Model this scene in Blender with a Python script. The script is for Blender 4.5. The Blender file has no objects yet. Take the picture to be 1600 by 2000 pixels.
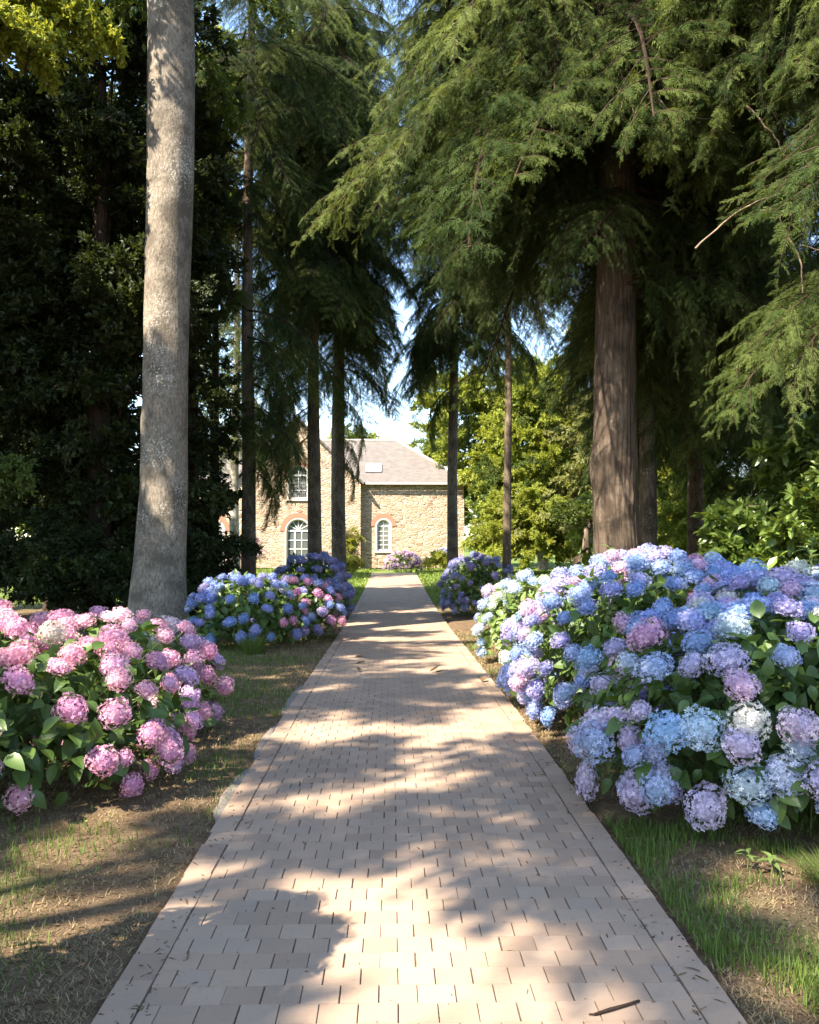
import bpy, math, random
import numpy as np
from mathutils import Vector, Matrix, Euler

# ------------------------------------------------------------------ camera, sky, sun, exposure
R = math.radians
sc = bpy.context.scene
COL = sc.collection
cam_d = bpy.data.cameras.new("camera")
cam = bpy.data.objects.new("camera", cam_d)
COL.objects.link(cam)
cam.location = (0, 0, 1.58)
cam.rotation_euler = (R(90 + 1.85), 0, R(-1.146))
cam_d.sensor_fit = 'VERTICAL'
cam_d.sensor_height = 36
cam_d.lens = 30.6
cam_d.clip_start = 0.05
cam_d.clip_end = 3000
sc.camera = cam

SUN_EL = R(48)
TO_SUN = Vector((-0.72 * math.cos(SUN_EL), -0.694 * math.cos(SUN_EL), math.sin(SUN_EL)))
world = bpy.data.worlds.new("World")
sc.world = world
world.use_nodes = True
wn = world.node_tree
bg = wn.nodes['Background']
sky = wn.nodes.new('ShaderNodeTexSky')
sky.sky_type = 'NISHITA'
sky.sun_disc = False
sky.sun_elevation = SUN_EL
sky.sun_rotation = math.atan2(TO_SUN.x, TO_SUN.y)
sky.air_density = 1.0
sky.dust_density = 0.4
wn.links.new(sky.outputs[0], bg.inputs[0])
bg.inputs[1].default_value = 0.15

sun_d = bpy.data.lights.new("sun", 'SUN')
sun = bpy.data.objects.new("sun", sun_d)
COL.objects.link(sun)
sun_d.energy = 5.0
sun_d.angle = R(0.53)
sun_d.color = (1.0, 0.90, 0.76)
sun.rotation_euler = (-TO_SUN).to_track_quat('-Z', 'Y').to_euler()
sun.location = TO_SUN * 60

sc.view_settings.view_transform = 'Standard'
sc.view_settings.look = 'None'
sc.view_settings.exposure = 2.0
sc.view_settings.gamma = 1.0
sc.view_settings.use_curve_mapping = False
sc.render.engine = 'CYCLES'
sc.cycles.max_bounces = 6
sc.cycles.diffuse_bounces = 3
sc.cycles.glossy_bounces = 2
sc.cycles.transmission_bounces = 4
sc.cycles.transparent_max_bounces = 4
sc.cycles.caustics_reflective = False
sc.cycles.caustics_refractive = False
sc.cycles.sample_clamp_indirect = 6
sc.cycles.use_denoising = True
try:
    sc.cycles.denoiser = 'OPENIMAGEDENOISE'
    sc.cycles.denoising_input_passes = 'RGB_ALBEDO_NORMAL'
except Exception:
    pass

rng = np.random.default_rng(7)
random.seed(7)

# ------------------------------------------------------------------ helpers
def tag(o, label=None, cat=None, group=None, kind=None):
    if label: o['label'] = label
    if cat: o['category'] = cat
    if group: o['group'] = group
    if kind: o['kind'] = kind
    return o

def empty(name, loc, rz=0.0):
    o = bpy.data.objects.new(name, None)
    o.empty_display_size = 0.2
    COL.objects.link(o)
    o.location = loc
    o.rotation_euler = (0, 0, rz)
    return o

def link(name, me, parent=None, mat=None):
    o = bpy.data.objects.new(name, me)
    COL.objects.link(o)
    if mat is not None and len(me.materials) == 0:
        me.materials.append(mat)
    if parent is not None:
        o.parent = parent
    return o

def mesh(name, V, quads=None, tris=None, mats=(), v=None, midx=None, smooth=False):
    V = np.asarray(V, dtype=np.float32).reshape(-1, 3)
    me = bpy.data.meshes.new(name)
    nq = 0 if quads is None else len(quads)
    nt = 0 if tris is None else len(tris)
    loops = []
    starts = []
    if nq:
        q = np.asarray(quads, dtype=np.int32).reshape(-1, 4)
        loops.append(q.ravel())
        starts.append(np.arange(nq, dtype=np.int32) * 4)
    if nt:
        t = np.asarray(tris, dtype=np.int32).reshape(-1, 3)
        loops.append(t.ravel())
        starts.append(np.arange(nt, dtype=np.int32) * 3 + nq * 4)
    loops = np.concatenate(loops)
    starts = np.concatenate(starts)
    me.vertices.add(len(V))
    me.vertices.foreach_set('co', V.ravel())
    me.loops.add(len(loops))
    me.loops.foreach_set('vertex_index', loops)
    me.polygons.add(nq + nt)
    me.polygons.foreach_set('loop_start', starts)
    if midx is not None:
        me.polygons.foreach_set('material_index', np.asarray(midx, dtype=np.int32))
    me.polygons.foreach_set('use_smooth', np.full(nq + nt, bool(smooth)))
    for m in mats:
        me.materials.append(m)
    me.update(calc_edges=True)
    if v is not None:
        a = me.attributes.new('v', 'FLOAT', 'POINT')
        a.data.foreach_set('value', np.asarray(v, dtype=np.float32))
    return me

def inst(TV, TF, M, P):
    """stamp a template: TV (n,3), TF (k,c), M (m,3,3) columns = axes, P (m,3)"""
    TV = np.asarray(TV, dtype=np.float64)
    TF = np.asarray(TF, dtype=np.int64)
    m, n = len(P), len(TV)
    V = np.einsum('mij,nj->mni', M, TV) + P[:, None, :]
    F = TF[None, :, :] + (np.arange(m) * n)[:, None, None]
    return V.reshape(-1, 3), F.reshape(-1, TF.shape[1])

def nrm(a):
    a = np.asarray(a, dtype=np.float64)
    return a / np.maximum(np.linalg.norm(a, axis=-1, keepdims=True), 1e-9)

def frames(xd, up):
    """rotation matrices with column 0 along xd and column 2 close to up"""
    x = nrm(xd)
    y = nrm(np.cross(up, x))
    z = np.cross(x, y)
    return np.stack([x, y, z], axis=-1)

class Acc:
    def __init__(s):
        s.V = []; s.Q = []; s.T = []; s.v = []; s.n = 0; s.mq = []; s.mt = []
    def add(s, V, Q=None, T=None, v=0.5, m=0):
        V = np.asarray(V, dtype=np.float64).reshape(-1, 3)
        if Q is not None and len(Q):
            s.Q.append(np.asarray(Q) + s.n); s.mq.append(np.full(len(Q), m))
        if T is not None and len(T):
            s.T.append(np.asarray(T) + s.n); s.mt.append(np.full(len(T), m))
        s.v.append(np.broadcast_to(np.asarray(v, dtype=np.float64), (len(V),)))
        s.V.append(V); s.n += len(V)
        return s
    def box(s, x0, x1, y0, y1, z0, z1, v=0.5, m=0):
        V = [(x0,y0,z0),(x1,y0,z0),(x1,y1,z0),(x0,y1,z0),(x0,y0,z1),(x1,y0,z1),(x1,y1,z1),(x0,y1,z1)]
        Q = [(0,3,2,1),(4,5,6,7),(0,1,5,4),(1,2,6,5),(2,3,7,6),(3,0,4,7)]
        return s.add(V, Q, v=v, m=m)
    def tube(s, pts, rad, n=6, v=0.5, m=0, cap=True):
        pts = np.asarray(pts, dtype=np.float64)
        rad = np.broadcast_to(np.asarray(rad, dtype=np.float64), (len(pts),))
        k = len(pts)
        d = nrm(np.gradient(pts, axis=0))
        ref = np.where(np.abs(d[:, 2:3]) > 0.9, np.array([[1.0, 0, 0]]), np.array([[0, 0, 1.0]]))
        a = nrm(np.cross(ref, d)); b = np.cross(d, a)
        th = np.arange(n) * 2 * np.pi / n
        ring = np.cos(th)[None, :, None] * a[:, None, :] + np.sin(th)[None, :, None] * b[:, None, :]
        V = (pts[:, None, :] + ring * rad[:, None, None]).reshape(-1, 3)
        i = np.arange(k - 1)[:, None] * n; j = np.arange(n)[None, :]; j2 = (j + 1) % n
        Q = np.stack([i + j, i + j2, i + n + j2, i + n + j], -1).reshape(-1, 4)
        T = None
        if cap:
            V = np.vstack([V, pts[-1:]])
            e = (k - 1) * n
            T = [(e + q, e + (q + 1) % n, k * n) for q in range(n)]
        return s.add(V, Q, T, v=v, m=m)
    def mesh(s, name, mats, smooth=False):
        V = np.concatenate(s.V)
        Q = np.concatenate(s.Q) if s.Q else None
        T = np.concatenate(s.T) if s.T else None
        mi = np.concatenate(s.mq + s.mt)
        return mesh(name, V, Q, T, mats, np.concatenate(s.v), mi, smooth)

# smooth value noise in numpy
def vnoise(x, y, seed=0):
    def h(i, j):
        n = np.sin(i * 127.1 + j * 311.7 + seed * 74.7) * 43758.5453
        return n - np.floor(n)
    xi = np.floor(x); yi = np.floor(y); fx = x - xi; fy = y - yi
    fx = fx * fx * (3 - 2 * fx); fy = fy * fy * (3 - 2 * fy)
    return (h(xi, yi) * (1 - fx) + h(xi + 1, yi) * fx) * (1 - fy) + (h(xi, yi + 1) * (1 - fx) + h(xi + 1, yi + 1) * fx) * fy

def fnoise(x, y, seed=0):
    return (vnoise(x, y, seed) * 0.55 + vnoise(x * 2.1, y * 2.1, seed + 1) * 0.3 + vnoise(x * 4.3, y * 4.3, seed + 2) * 0.15)

GY = [-40, 8, 11.4, 17, 24, 30, 36, 41, 46, 60]
GZ = [0, 0, -0.06, -0.17, -0.21, -0.18, -0.09, -0.02, 0.0, 0.0]
def gz(y):
    return np.interp(y, GY, GZ)

# ------------------------------------------------------------------ materials
def newmat(name):
    m = bpy.data.materials.new(name)
    m.use_nodes = True
    nt = m.node_tree
    for n in list(nt.nodes):
        nt.nodes.remove(n)
    out = nt.nodes.new('ShaderNodeOutputMaterial')
    return m, nt, out

def nd(nt, t, **kw):
    n = nt.nodes.new(t)
    for k, v in kw.items():
        if k.startswith('i_'):
            n.inputs[k[2:].replace('_', ' ')].default_value = v
        else:
            setattr(n, k, v)
    return n

def mixc(nt, a, b, fac, blend='MIX'):
    n = nt.nodes.new('ShaderNodeMix')
    n.data_type = 'RGBA'
    n.blend_type = blend
    for i, s in ((0, fac), (6, a), (7, b)):
        if isinstance(s, (int, float)):
            n.inputs[i].default_value = s
        elif isinstance(s, tuple):
            n.inputs[i].default_value = (*s, 1) if len(s) == 3 else s
        else:
            nt.links.new(s, n.inputs[i])
    return n.outputs[2]

def math_(nt, op, a, b=None, c=None, clamp=False):
    n = nt.nodes.new('ShaderNodeMath')
    n.operation = op
    n.use_clamp = clamp
    for i, s in enumerate((a, b, c)):
        if s is None: continue
        if isinstance(s, (int, float)): n.inputs[i].default_value = s
        else: nt.links.new(s, n.inputs[i])
    return n.outputs[0]

def ramp(nt, fac, stops):
    n = nt.nodes.new('ShaderNodeValToRGB')
    e = n.color_ramp.elements
    while len(e) < len(stops): e.new(0.5)
    for el, (p, c) in zip(e, stops):
        el.position = p
        el.color = (*c, 1) if len(c) == 3 else c
    nt.links.new(fac, n.inputs[0])
    return n.outputs[0]

def noise(nt, vec, scale, detail=4, rough=0.55):
    n = nd(nt, 'ShaderNodeTexNoise')
    n.inputs['Scale'].default_value = scale
    n.inputs['Detail'].default_value = detail
    n.inputs['Roughness'].default_value = rough
    if vec is not None: nt.links.new(vec, n.inputs['Vector'])
    return n.outputs['Fac']

def objcoord(nt, scale=(1, 1, 1)):
    tc = nd(nt, 'ShaderNodeTexCoord')
    mp = nd(nt, 'ShaderNodeMapping')
    mp.inputs['Scale'].default_value = scale
    nt.links.new(tc.outputs['Object'], mp.inputs[0])
    return mp.outputs[0]

def attr_v(nt):
    a = nd(nt, 'ShaderNodeAttribute', attribute_name='v')
    return a.outputs['Fac']

def principled(nt, out, color, rough=0.8, bump=None, bump_d=0.01, bump_s=0.5, spec=0.3):
    p = nd(nt, 'ShaderNodeBsdfPrincipled')
    if isinstance(color, tuple): p.inputs['Base Color'].default_value = (*color, 1)
    else: nt.links.new(color, p.inputs['Base Color'])
    if isinstance(rough, (int, float)): p.inputs['Roughness'].default_value = rough
    else: nt.links.new(rough, p.inputs['Roughness'])
    p.inputs['Specular IOR Level'].default_value = spec
    if bump is not None:
        b = nd(nt, 'ShaderNodeBump')
        b.inputs['Strength'].default_value = bump_s
        b.inputs['Distance'].default_value = bump_d
        nt.links.new(bump, b.inputs['Height'])
        nt.links.new(b.outputs[0], p.inputs['Normal'])
    nt.links.new(p.outputs[0], out.inputs[0])
    return p

def leaf_mat(name, dark, light, trans=0.3, rough=0.5, tcol=None, spec=0.25, objvar=0.35):
    m, nt, out = newmat(name)
    v = attr_v(nt)
    oi = nd(nt, 'ShaderNodeObjectInfo')
    f = math_(nt, 'MULTIPLY_ADD', oi.outputs['Random'], objvar, math_(nt, 'SUBTRACT', v, objvar / 2), clamp=True)
    c = mixc(nt, dark, light, f)
    p = principled(nt, out, c, rough, spec=spec)
    t = nd(nt, 'ShaderNodeBsdfTranslucent')
    tc = mixc(nt, c, tcol or tuple(min(1, x * k) for x, k in zip(light, (1.5, 1.35, 0.6))), 0.6)
    nt.links.new(tc, t.inputs[0])
    ms = nd(nt, 'ShaderNodeMixShader')
    ms.inputs[0].default_value = trans
    nt.links.new(p.outputs[0], ms.inputs[1])
    nt.links.new(t.outputs[0], ms.inputs[2])
    nt.links.new(ms.outputs[0], out.inputs[0])
    return m

MAT = {}
def plain(name, c, rough=0.7, spec=0.3):
    m, nt, out = newmat(name)
    co = objcoord(nt)
    n = noise(nt, co, 14, 4)
    col = mixc(nt, tuple(x * 0.82 for x in c), tuple(min(1, x * 1.12) for x in c), n)
    principled(nt, out, col, rough, bump=n, bump_d=0.002, spec=spec)
    MAT[name] = m
    return m

# paver
m, nt, out = newmat('paver_concrete')
tc = nd(nt, 'ShaderNodeTexCoord'); geo = nd(nt, 'ShaderNodeNewGeometry')
pos = geo.outputs['Position']
oi = nd(nt, 'ShaderNodeObjectInfo')
rv = math_(nt, 'FRACT', math_(nt, 'ADD', attr_v(nt), oi.outputs['Random']))
n1 = noise(nt, pos, 2.2, 5); n2 = noise(nt, pos, 240, 3, 0.7); n3 = noise(nt, pos, 26, 5, 0.65)
c = ramp(nt, rv, [(0.0, (0.295, 0.197, 0.130)), (0.2, (0.355, 0.242, 0.160)), (0.55, (0.375, 0.258, 0.172)), (0.85, (0.405, 0.284, 0.192)), (1.0, (0.32, 0.232, 0.164))])
c = mixc(nt, c, (0.27, 0.203, 0.148), math_(nt, 'MULTIPLY', ramp(nt, n1, [(0.4, (0, 0, 0)), (0.7, (1, 1, 1))]), 0.5))
c = mixc(nt, c, (0.17, 0.135, 0.105), math_(nt, 'MULTIPLY', ramp(nt, n3, [(0.56, (0, 0, 0)), (0.76, (1, 1, 1))]), 0.5))
c = mixc(nt, c, (0.52, 0.40, 0.31), math_(nt, 'MULTIPLY', ramp(nt, n2, [(0.52, (0, 0, 0)), (0.75, (1, 1, 1))]), 0.35))
c = mixc(nt, c, (0.20, 0.16, 0.13), math_(nt, 'MULTIPLY', ramp(nt, n2, [(0.28, (1, 1, 1)), (0.42, (0, 0, 0))]), 0.35))
principled(nt, out, c, 0.85, bump=n2, bump_d=0.002, bump_s=0.5, spec=0.25)
MAT['paver'] = m

# path bed (dark jointing sand)
m, nt, out = newmat('joint_sand')
n1 = noise(nt, objcoord(nt), 60, 4)
principled(nt, out, ramp(nt, n1, [(0.3, (0.085, 0.06, 0.042)), (0.7, (0.19, 0.14, 0.10))]), 0.95)
MAT['sand'] = m

# ground
m, nt, out = newmat('ground_soil_grass')
co = objcoord(nt)
n1 = noise(nt, co, 0.9, 5); n2 = noise(nt, co, 9, 6, 0.7); n3 = noise(nt, co, 70, 4, 0.7)
soil = ramp(nt, n2, [(0.25, (0.065, 0.042, 0.025)), (0.5, (0.135, 0.090, 0.052)), (0.75, (0.235, 0.17, 0.098))])
soil = mixc(nt, soil, (0.30, 0.215, 0.125), math_(nt, 'MULTIPLY', ramp(nt, n3, [(0.52, (0, 0, 0)), (0.66, (1, 1, 1))]), 0.55))
gr = ramp(nt, n3, [(0.3, (0.040, 0.055, 0.014)), (0.7, (0.11, 0.135, 0.035))])
near = mixc(nt, soil, gr, ramp(nt, math_(nt, 'MULTIPLY_ADD', n2, 0.3, n1), [(0.70, (0, 0, 0)), (0.86, (0.6, 0.6, 0.6))]))
lawn = ramp(nt, n2, [(0.3, (0.075, 0.12, 0.022)), (0.7, (0.16, 0.20, 0.05))])
sx = nd(nt, 'ShaderNodeSeparateXYZ'); nt.links.new(co, sx.inputs[0])
mr = nd(nt, 'ShaderNodeMapRange'); mr.inputs[1].default_value = 24; mr.inputs[2].default_value = 31
nt.links.new(math_(nt, 'MULTIPLY_ADD', n1, 6.0, sx.outputs[1]), mr.inputs[0])
c = mixc(nt, near, lawn, mr.outputs[0])
principled(nt, out, c, 0.95, bump=n3, bump_d=0.02, bump_s=0.8, spec=0.1)
MAT['ground'] = m

def blade_mat(name, a, b, tr=0.3):
    MAT[name] = leaf_mat(name, a, b, tr, 0.6, objvar=0.0)
blade_mat('grass_green', (0.045, 0.085, 0.012), (0.16, 0.22, 0.045))
blade_mat('grass_dry', (0.10, 0.068, 0.034), (0.36, 0.27, 0.145), 0.2)
blade_mat('lawn_green', (0.10, 0.16, 0.022), (0.22, 0.27, 0.06))

# petals : colour of the head comes from the object's colour
m, nt, out = newmat('petal')
oi = nd(nt, 'ShaderNodeObjectInfo')
v = attr_v(nt)
c = mixc(nt, oi.outputs['Color'], (0.72, 0.70, 0.55), math_(nt, 'MULTIPLY', ramp(nt, v, [(0.80, (0, 0, 0)), (0.88, (1, 1, 1))]), 0.30))
hs = nd(nt, 'ShaderNodeHueSaturation')
hs.inputs['Hue'].default_value = 0.5
nt.links.new(math_(nt, 'MULTIPLY_ADD', v, 0.055, 0.475), hs.inputs['Hue'])
nt.links.new(math_(nt, 'MULTIPLY_ADD', v, 0.55, 0.72), hs.inputs['Value'])
nt.links.new(c, hs.inputs['Color'])
p = principled(nt, out, hs.outputs[0], 0.6, spec=0.2)
t = nd(nt, 'ShaderNodeBsdfTranslucent'); nt.links.new(hs.outputs[0], t.inputs[0])
ms = nd(nt, 'ShaderNodeMixShader'); ms.inputs[0].default_value = 0.3
nt.links.new(p.outputs[0], ms.inputs[1]); nt.links.new(t.outputs[0], ms.inputs[2]); nt.links.new(ms.outputs[0], out.inputs[0])
MAT['petal'] = m

MAT['hleaf'] = leaf_mat('hydrangea_leaf', (0.038, 0.078, 0.015), (0.12, 0.19, 0.038), 0.28, 0.42, spec=0.45)
MAT['hleaf_light'] = leaf_mat('hydrangea_leaf_pale', (0.075, 0.13, 0.028), (0.19, 0.26, 0.07), 0.3, 0.42, spec=0.45)
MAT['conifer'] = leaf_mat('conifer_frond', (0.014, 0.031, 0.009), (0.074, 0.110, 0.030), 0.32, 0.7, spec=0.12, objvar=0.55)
MAT['conifer_light'] = leaf_mat('conifer_frond_pale_sunlit', (0.040, 0.070, 0.016), (0.165, 0.205, 0.056), 0.34, 0.7, spec=0.12, objvar=0.55)  # pale fronds; mixed into the path conifers, the colour stands for sunlit sprays
MAT['spruce'] = leaf_mat('spruce_frond', (0.024, 0.046, 0.014), (0.105, 0.14, 0.045), 0.32, 0.7, spec=0.12, objvar=0.5)
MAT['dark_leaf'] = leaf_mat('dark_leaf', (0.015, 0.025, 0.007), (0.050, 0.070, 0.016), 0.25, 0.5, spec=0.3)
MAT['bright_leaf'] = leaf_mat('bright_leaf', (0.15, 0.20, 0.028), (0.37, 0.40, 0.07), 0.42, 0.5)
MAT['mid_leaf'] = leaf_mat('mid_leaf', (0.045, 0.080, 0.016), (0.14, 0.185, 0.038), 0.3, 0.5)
MAT['pale_leaf'] = leaf_mat('pale_leaf', (0.18, 0.20, 0.06), (0.37, 0.375, 0.14), 0.3, 0.6)
MAT['yellow_leaf'] = leaf_mat('yellow_leaf', (0.17, 0.20, 0.025), (0.36, 0.36, 0.06), 0.35, 0.5)
MAT['laurel_leaf'] = leaf_mat('laurel_leaf', (0.065, 0.115, 0.022), (0.19, 0.26, 0.05), 0.28, 0.35, spec=0.5)
MAT['lavender_leaf'] = leaf_mat('lavender_bloom', (0.36, 0.24, 0.34), (0.60, 0.45, 0.55), 0.3, 0.6)
MAT['rose_leaf'] = leaf_mat('rose_leaf', (0.11, 0.115, 0.035), (0.28, 0.25, 0.10), 0.3, 0.6)
MAT['litter'] = leaf_mat('litter', (0.06, 0.035, 0.018), (0.26, 0.17, 0.085), 0.1, 0.8, objvar=0)

# barks
def bark(name, c_dark, c_mid, c_light, vscale, stretch, bumpd, lichen=None, wig=0.0):
    m, nt, out = newmat(name)
    co = objcoord(nt, (1, 1, stretch))
    co2 = objcoord(nt)
    a = noise(nt, co, vscale, 7, 0.68)
    b = noise(nt, co2, 2.4, 5, 0.6)
    d = noise(nt, co2, 30, 5, 0.7)
    c = ramp(nt, a, [(0.30, c_dark), (0.5, c_mid), (0.72, c_light)])
    c = mixc(nt, c, tuple(x * 0.45 for x in c_mid), math_(nt, 'MULTIPLY', ramp(nt, b, [(0.47, (0, 0, 0)), (0.60, (1, 1, 1))]), 0.8))
    if lichen:
        c = mixc(nt, c, lichen, math_(nt, 'MULTIPLY', ramp(nt, math_(nt, 'MULTIPLY', d, math_(nt, 'ADD', noise(nt, co2, 1.1, 2), 0.5)), [(0.60, (0, 0, 0)), (0.66, (1, 1, 1))]), 0.8))
    h = math_(nt, 'MULTIPLY_ADD', d, 0.35, a)
    principled(nt, out, c, 0.9, bump=h, bump_d=bumpd, bump_s=0.8, spec=0.15)
    MAT[name] = m
bark('bark_grey', (0.075, 0.058, 0.040), (0.225, 0.188, 0.142), (0.34, 0.295, 0.235), 30, 0.40, 0.022, (0.52, 0.50, 0.42))
bark('bark_cedar', (0.030, 0.021, 0.014), (0.105, 0.076, 0.053), (0.20, 0.152, 0.110), 20, 0.07, 0.035)
bark('bark_pine', (0.055, 0.040, 0.028), (0.140, 0.105, 0.072), (0.235, 0.185, 0.130), 16, 0.25, 0.02, (0.30, 0.29, 0.20))
bark('bark_pale', (0.20, 0.17, 0.13), (0.38, 0.34, 0.28), (0.52, 0.48, 0.40), 14, 0.3, 0.01)
bark('twig_brown', (0.022, 0.014, 0.009), (0.050, 0.032, 0.021), (0.085, 0.058, 0.038), 20, 0.3, 0.004)
bark('twig_pale', (0.12, 0.085, 0.055), (0.24, 0.175, 0.115), (0.36, 0.28, 0.195), 20, 0.3, 0.004)
plain('stem_green', (0.12, 0.15, 0.045), 0.6)
plain('stem_brown', (0.11, 0.075, 0.042), 0.8)

# house
m, nt, out = newmat('rubble_stone')
co = objcoord(nt, (1, 1, 1))
wob = nd(nt, 'ShaderNodeTexNoise'); wob.inputs['Scale'].default_value = 2.5; nt.links.new(co, wob.inputs['Vector'])
va = nd(nt, 'ShaderNodeVectorMath', operation='MULTIPLY_ADD')
nt.links.new(wob.outputs['Color'], va.inputs[0]); va.inputs[1].default_value = (0.10, 0.10, 0.10); nt.links.new(co, va.inputs[2])
mp = nd(nt, 'ShaderNodeMapping'); mp.inputs['Scale'].default_value = (3.3, 3.3, 9.0); nt.links.new(va.outputs[0], mp.inputs[0])
vo = nd(nt, 'ShaderNodeTexVoronoi', feature='F1'); vo.inputs['Scale'].default_value = 1.0; nt.links.new(mp.outputs[0], vo.inputs['Vector'])
ve = nd(nt, 'ShaderNodeTexVoronoi', feature='DISTANCE_TO_EDGE'); ve.inputs['Scale'].default_value = 1.0; nt.links.new(mp.outputs[0], ve.inputs['Vector'])
sep = nd(nt, 'ShaderNodeSeparateColor'); nt.links.new(vo.outputs['Color'], sep.inputs[0])
c = ramp(nt, sep.outputs[0], [(0.0, (0.19, 0.115, 0.075)), (0.25, (0.39, 0.262, 0.170)), (0.55, (0.49, 0.355, 0.240)), (0.8, (0.57, 0.44, 0.31)), (1.0, (0.29, 0.20, 0.145))])
c = mixc(nt, c, (0.30, 0.20, 0.12), math_(nt, 'MULTIPLY', noise(nt, co, 12, 5, 0.7), 0.5))
big = noise(nt, co, 0.45, 3)
c = mixc(nt, c, (0.54, 0.42, 0.29), math_(nt, 'MULTIPLY', ramp(nt, big, [(0.42, (0, 0, 0)), (0.6, (1, 1, 1))]), 0.35))
mort = ramp(nt, ve.outputs['Distance'], [(0.02, (1, 1, 1)), (0.10, (0, 0, 0))])
c = mixc(nt, c, (0.58, 0.48, 0.36), math_(nt, 'MULTIPLY', mort, 0.75))
h = math_(nt, 'MULTIPLY_ADD', noise(nt, co, 14, 5), 0.35, ramp(nt, ve.outputs['Distance'], [(0.0, (0, 0, 0)), (0.16, (1, 1, 1))]))
principled(nt, out, c, 0.95, bump=h, bump_d=0.05, bump_s=1.0, spec=0.1)
MAT['stone'] = m

m, nt, out = newmat('roof_slate')
co = objcoord(nt)
br = nd(nt, 'ShaderNodeTexBrick')
br.inputs['Scale'].default_value = 1.0
br.inputs['Brick Width'].default_value = 0.24; br.inputs['Row Height'].default_value = 0.16
br.inputs['Mortar Size'].default_value = 0.008
br.inputs['Color1'].default_value = (0.105, 0.090, 0.080, 1); br.inputs['Color2'].default_value = (0.155, 0.135, 0.118, 1); br.inputs['Mortar'].default_value = (0.05, 0.04, 0.038, 1)
nt.links.new(co, br.inputs['Vector'])
c = mixc(nt, br.outputs[0], (0.21, 0.18, 0.15), math_(nt, 'MULTIPLY', noise(nt, co, 1.6, 5, 0.7), 0.55))
principled(nt, out, c, 0.8, bump=br.outputs['Fac'], bump_d=-0.01, spec=0.3)
MAT['slate'] = m
plain('brick_red', (0.40, 0.165, 0.105), 0.9)
plain('white_paint', (0.78, 0.76, 0.72), 0.5)
plain('stone_trim', (0.52, 0.46, 0.38), 0.85)
plain('lead_grey', (0.33, 0.34, 0.36), 0.5)
plain('rail_iron', (0.22, 0.21, 0.20), 0.5)
plain('curtain_cream', (0.55, 0.50, 0.40), 0.9)
plain('concrete_pale', (0.22, 0.19, 0.155), 0.9)
plain('blue_grey_roof', (0.17, 0.19, 0.22), 0.6)
m, nt, out = newmat('window_glass')
p = principled(nt, out, (0.10, 0.11, 0.10), 0.05, spec=0.9)
MAT['glass'] = m

# ------------------------------------------------------------------ ground, path
xs = np.unique(np.concatenate([np.linspace(-6, 6, 90), np.linspace(-30, 30, 60), np.array([-900, -400, -150, -60, 60, 150, 400, 900])]))
ys = np.unique(np.concatenate([np.linspace(0, 20, 110), np.linspace(20, 60, 60), np.linspace(-40, 0, 20), np.array([-600, -200, -80, 80, 120, 250, 600, 1500])]))
GXm, GYm = np.meshgrid(xs, ys)
PX0, PX1 = -0.985, 1.165     # the path's outer edges
def ground_z(x, y):
    z = gz(y)
    d = np.maximum(PX0 - x, x - PX1)
    z = z + np.clip((d - 0.05) / 0.6, 0, 1) * (fnoise(x * 1.3, y * 1.3, 3) - 0.35) * 0.07 - 0.012
    z = np.where((d < 0.02), gz(y) - 0.06, z)
    return z
gxx = GXm.ravel(); gyy = GYm.ravel()
gv = np.stack([gxx, gyy, ground_z(gxx, gyy)], -1)
nx = len(xs)
ii, jj = np.meshgrid(np.arange(nx - 1), np.arange(len(ys) - 1))
b0 = (jj * nx + ii).ravel()
gq = np.stack([b0, b0 + 1, b0 + nx + 1, b0 + nx], -1)
ground = tag(link('ground', mesh('ground', gv, gq, None, [MAT['ground']], smooth=True)), kind='structure')

PY0, PY1 = 1.6, 42.5
pys = np.linspace(PY0, PY1, 160)
a = Acc()
bed = []
for i, y in enumerate(pys):
    bed += [(PX0 + 0.004, y, gz(y) - 0.007), (PX1 - 0.004, y, gz(y) - 0.007)]
bq = [(2 * i, 2 * i + 1, 2 * i + 3, 2 * i + 2) for i in range(len(pys) - 1)]
path = tag(link('path', mesh('path', bed, bq, None, [MAT['sand']])), kind='structure')

def paver_template(w, l, h=0.05, ch=0.0018, skew=0.0):
    """a block w (x) by l (y), chamfered top at z = 0"""
    x, y = w / 2, l / 2
    base = [(-x, -y, -h), (x, -y, -h), (x, y, -h), (-x, y, -h)]
    up = [(p[0], p[1], -ch) for p in base]
    top = [(math.copysign(x - ch, p[0]), math.copysign(y - ch * 0.3, p[1]), 0) for p in base]
    V = np.array(base + up + top)
    V[:, 0] += V[:, 1] * skew
    Q = [(8, 9, 10, 11)]
    for i in range(4):
        j = (i + 1) % 4
        Q += [(i, j, 4 + j, 4 + i), (4 + i, 4 + j, 8 + j, 8 + i)]
    return V, np.array(Q)

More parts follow.
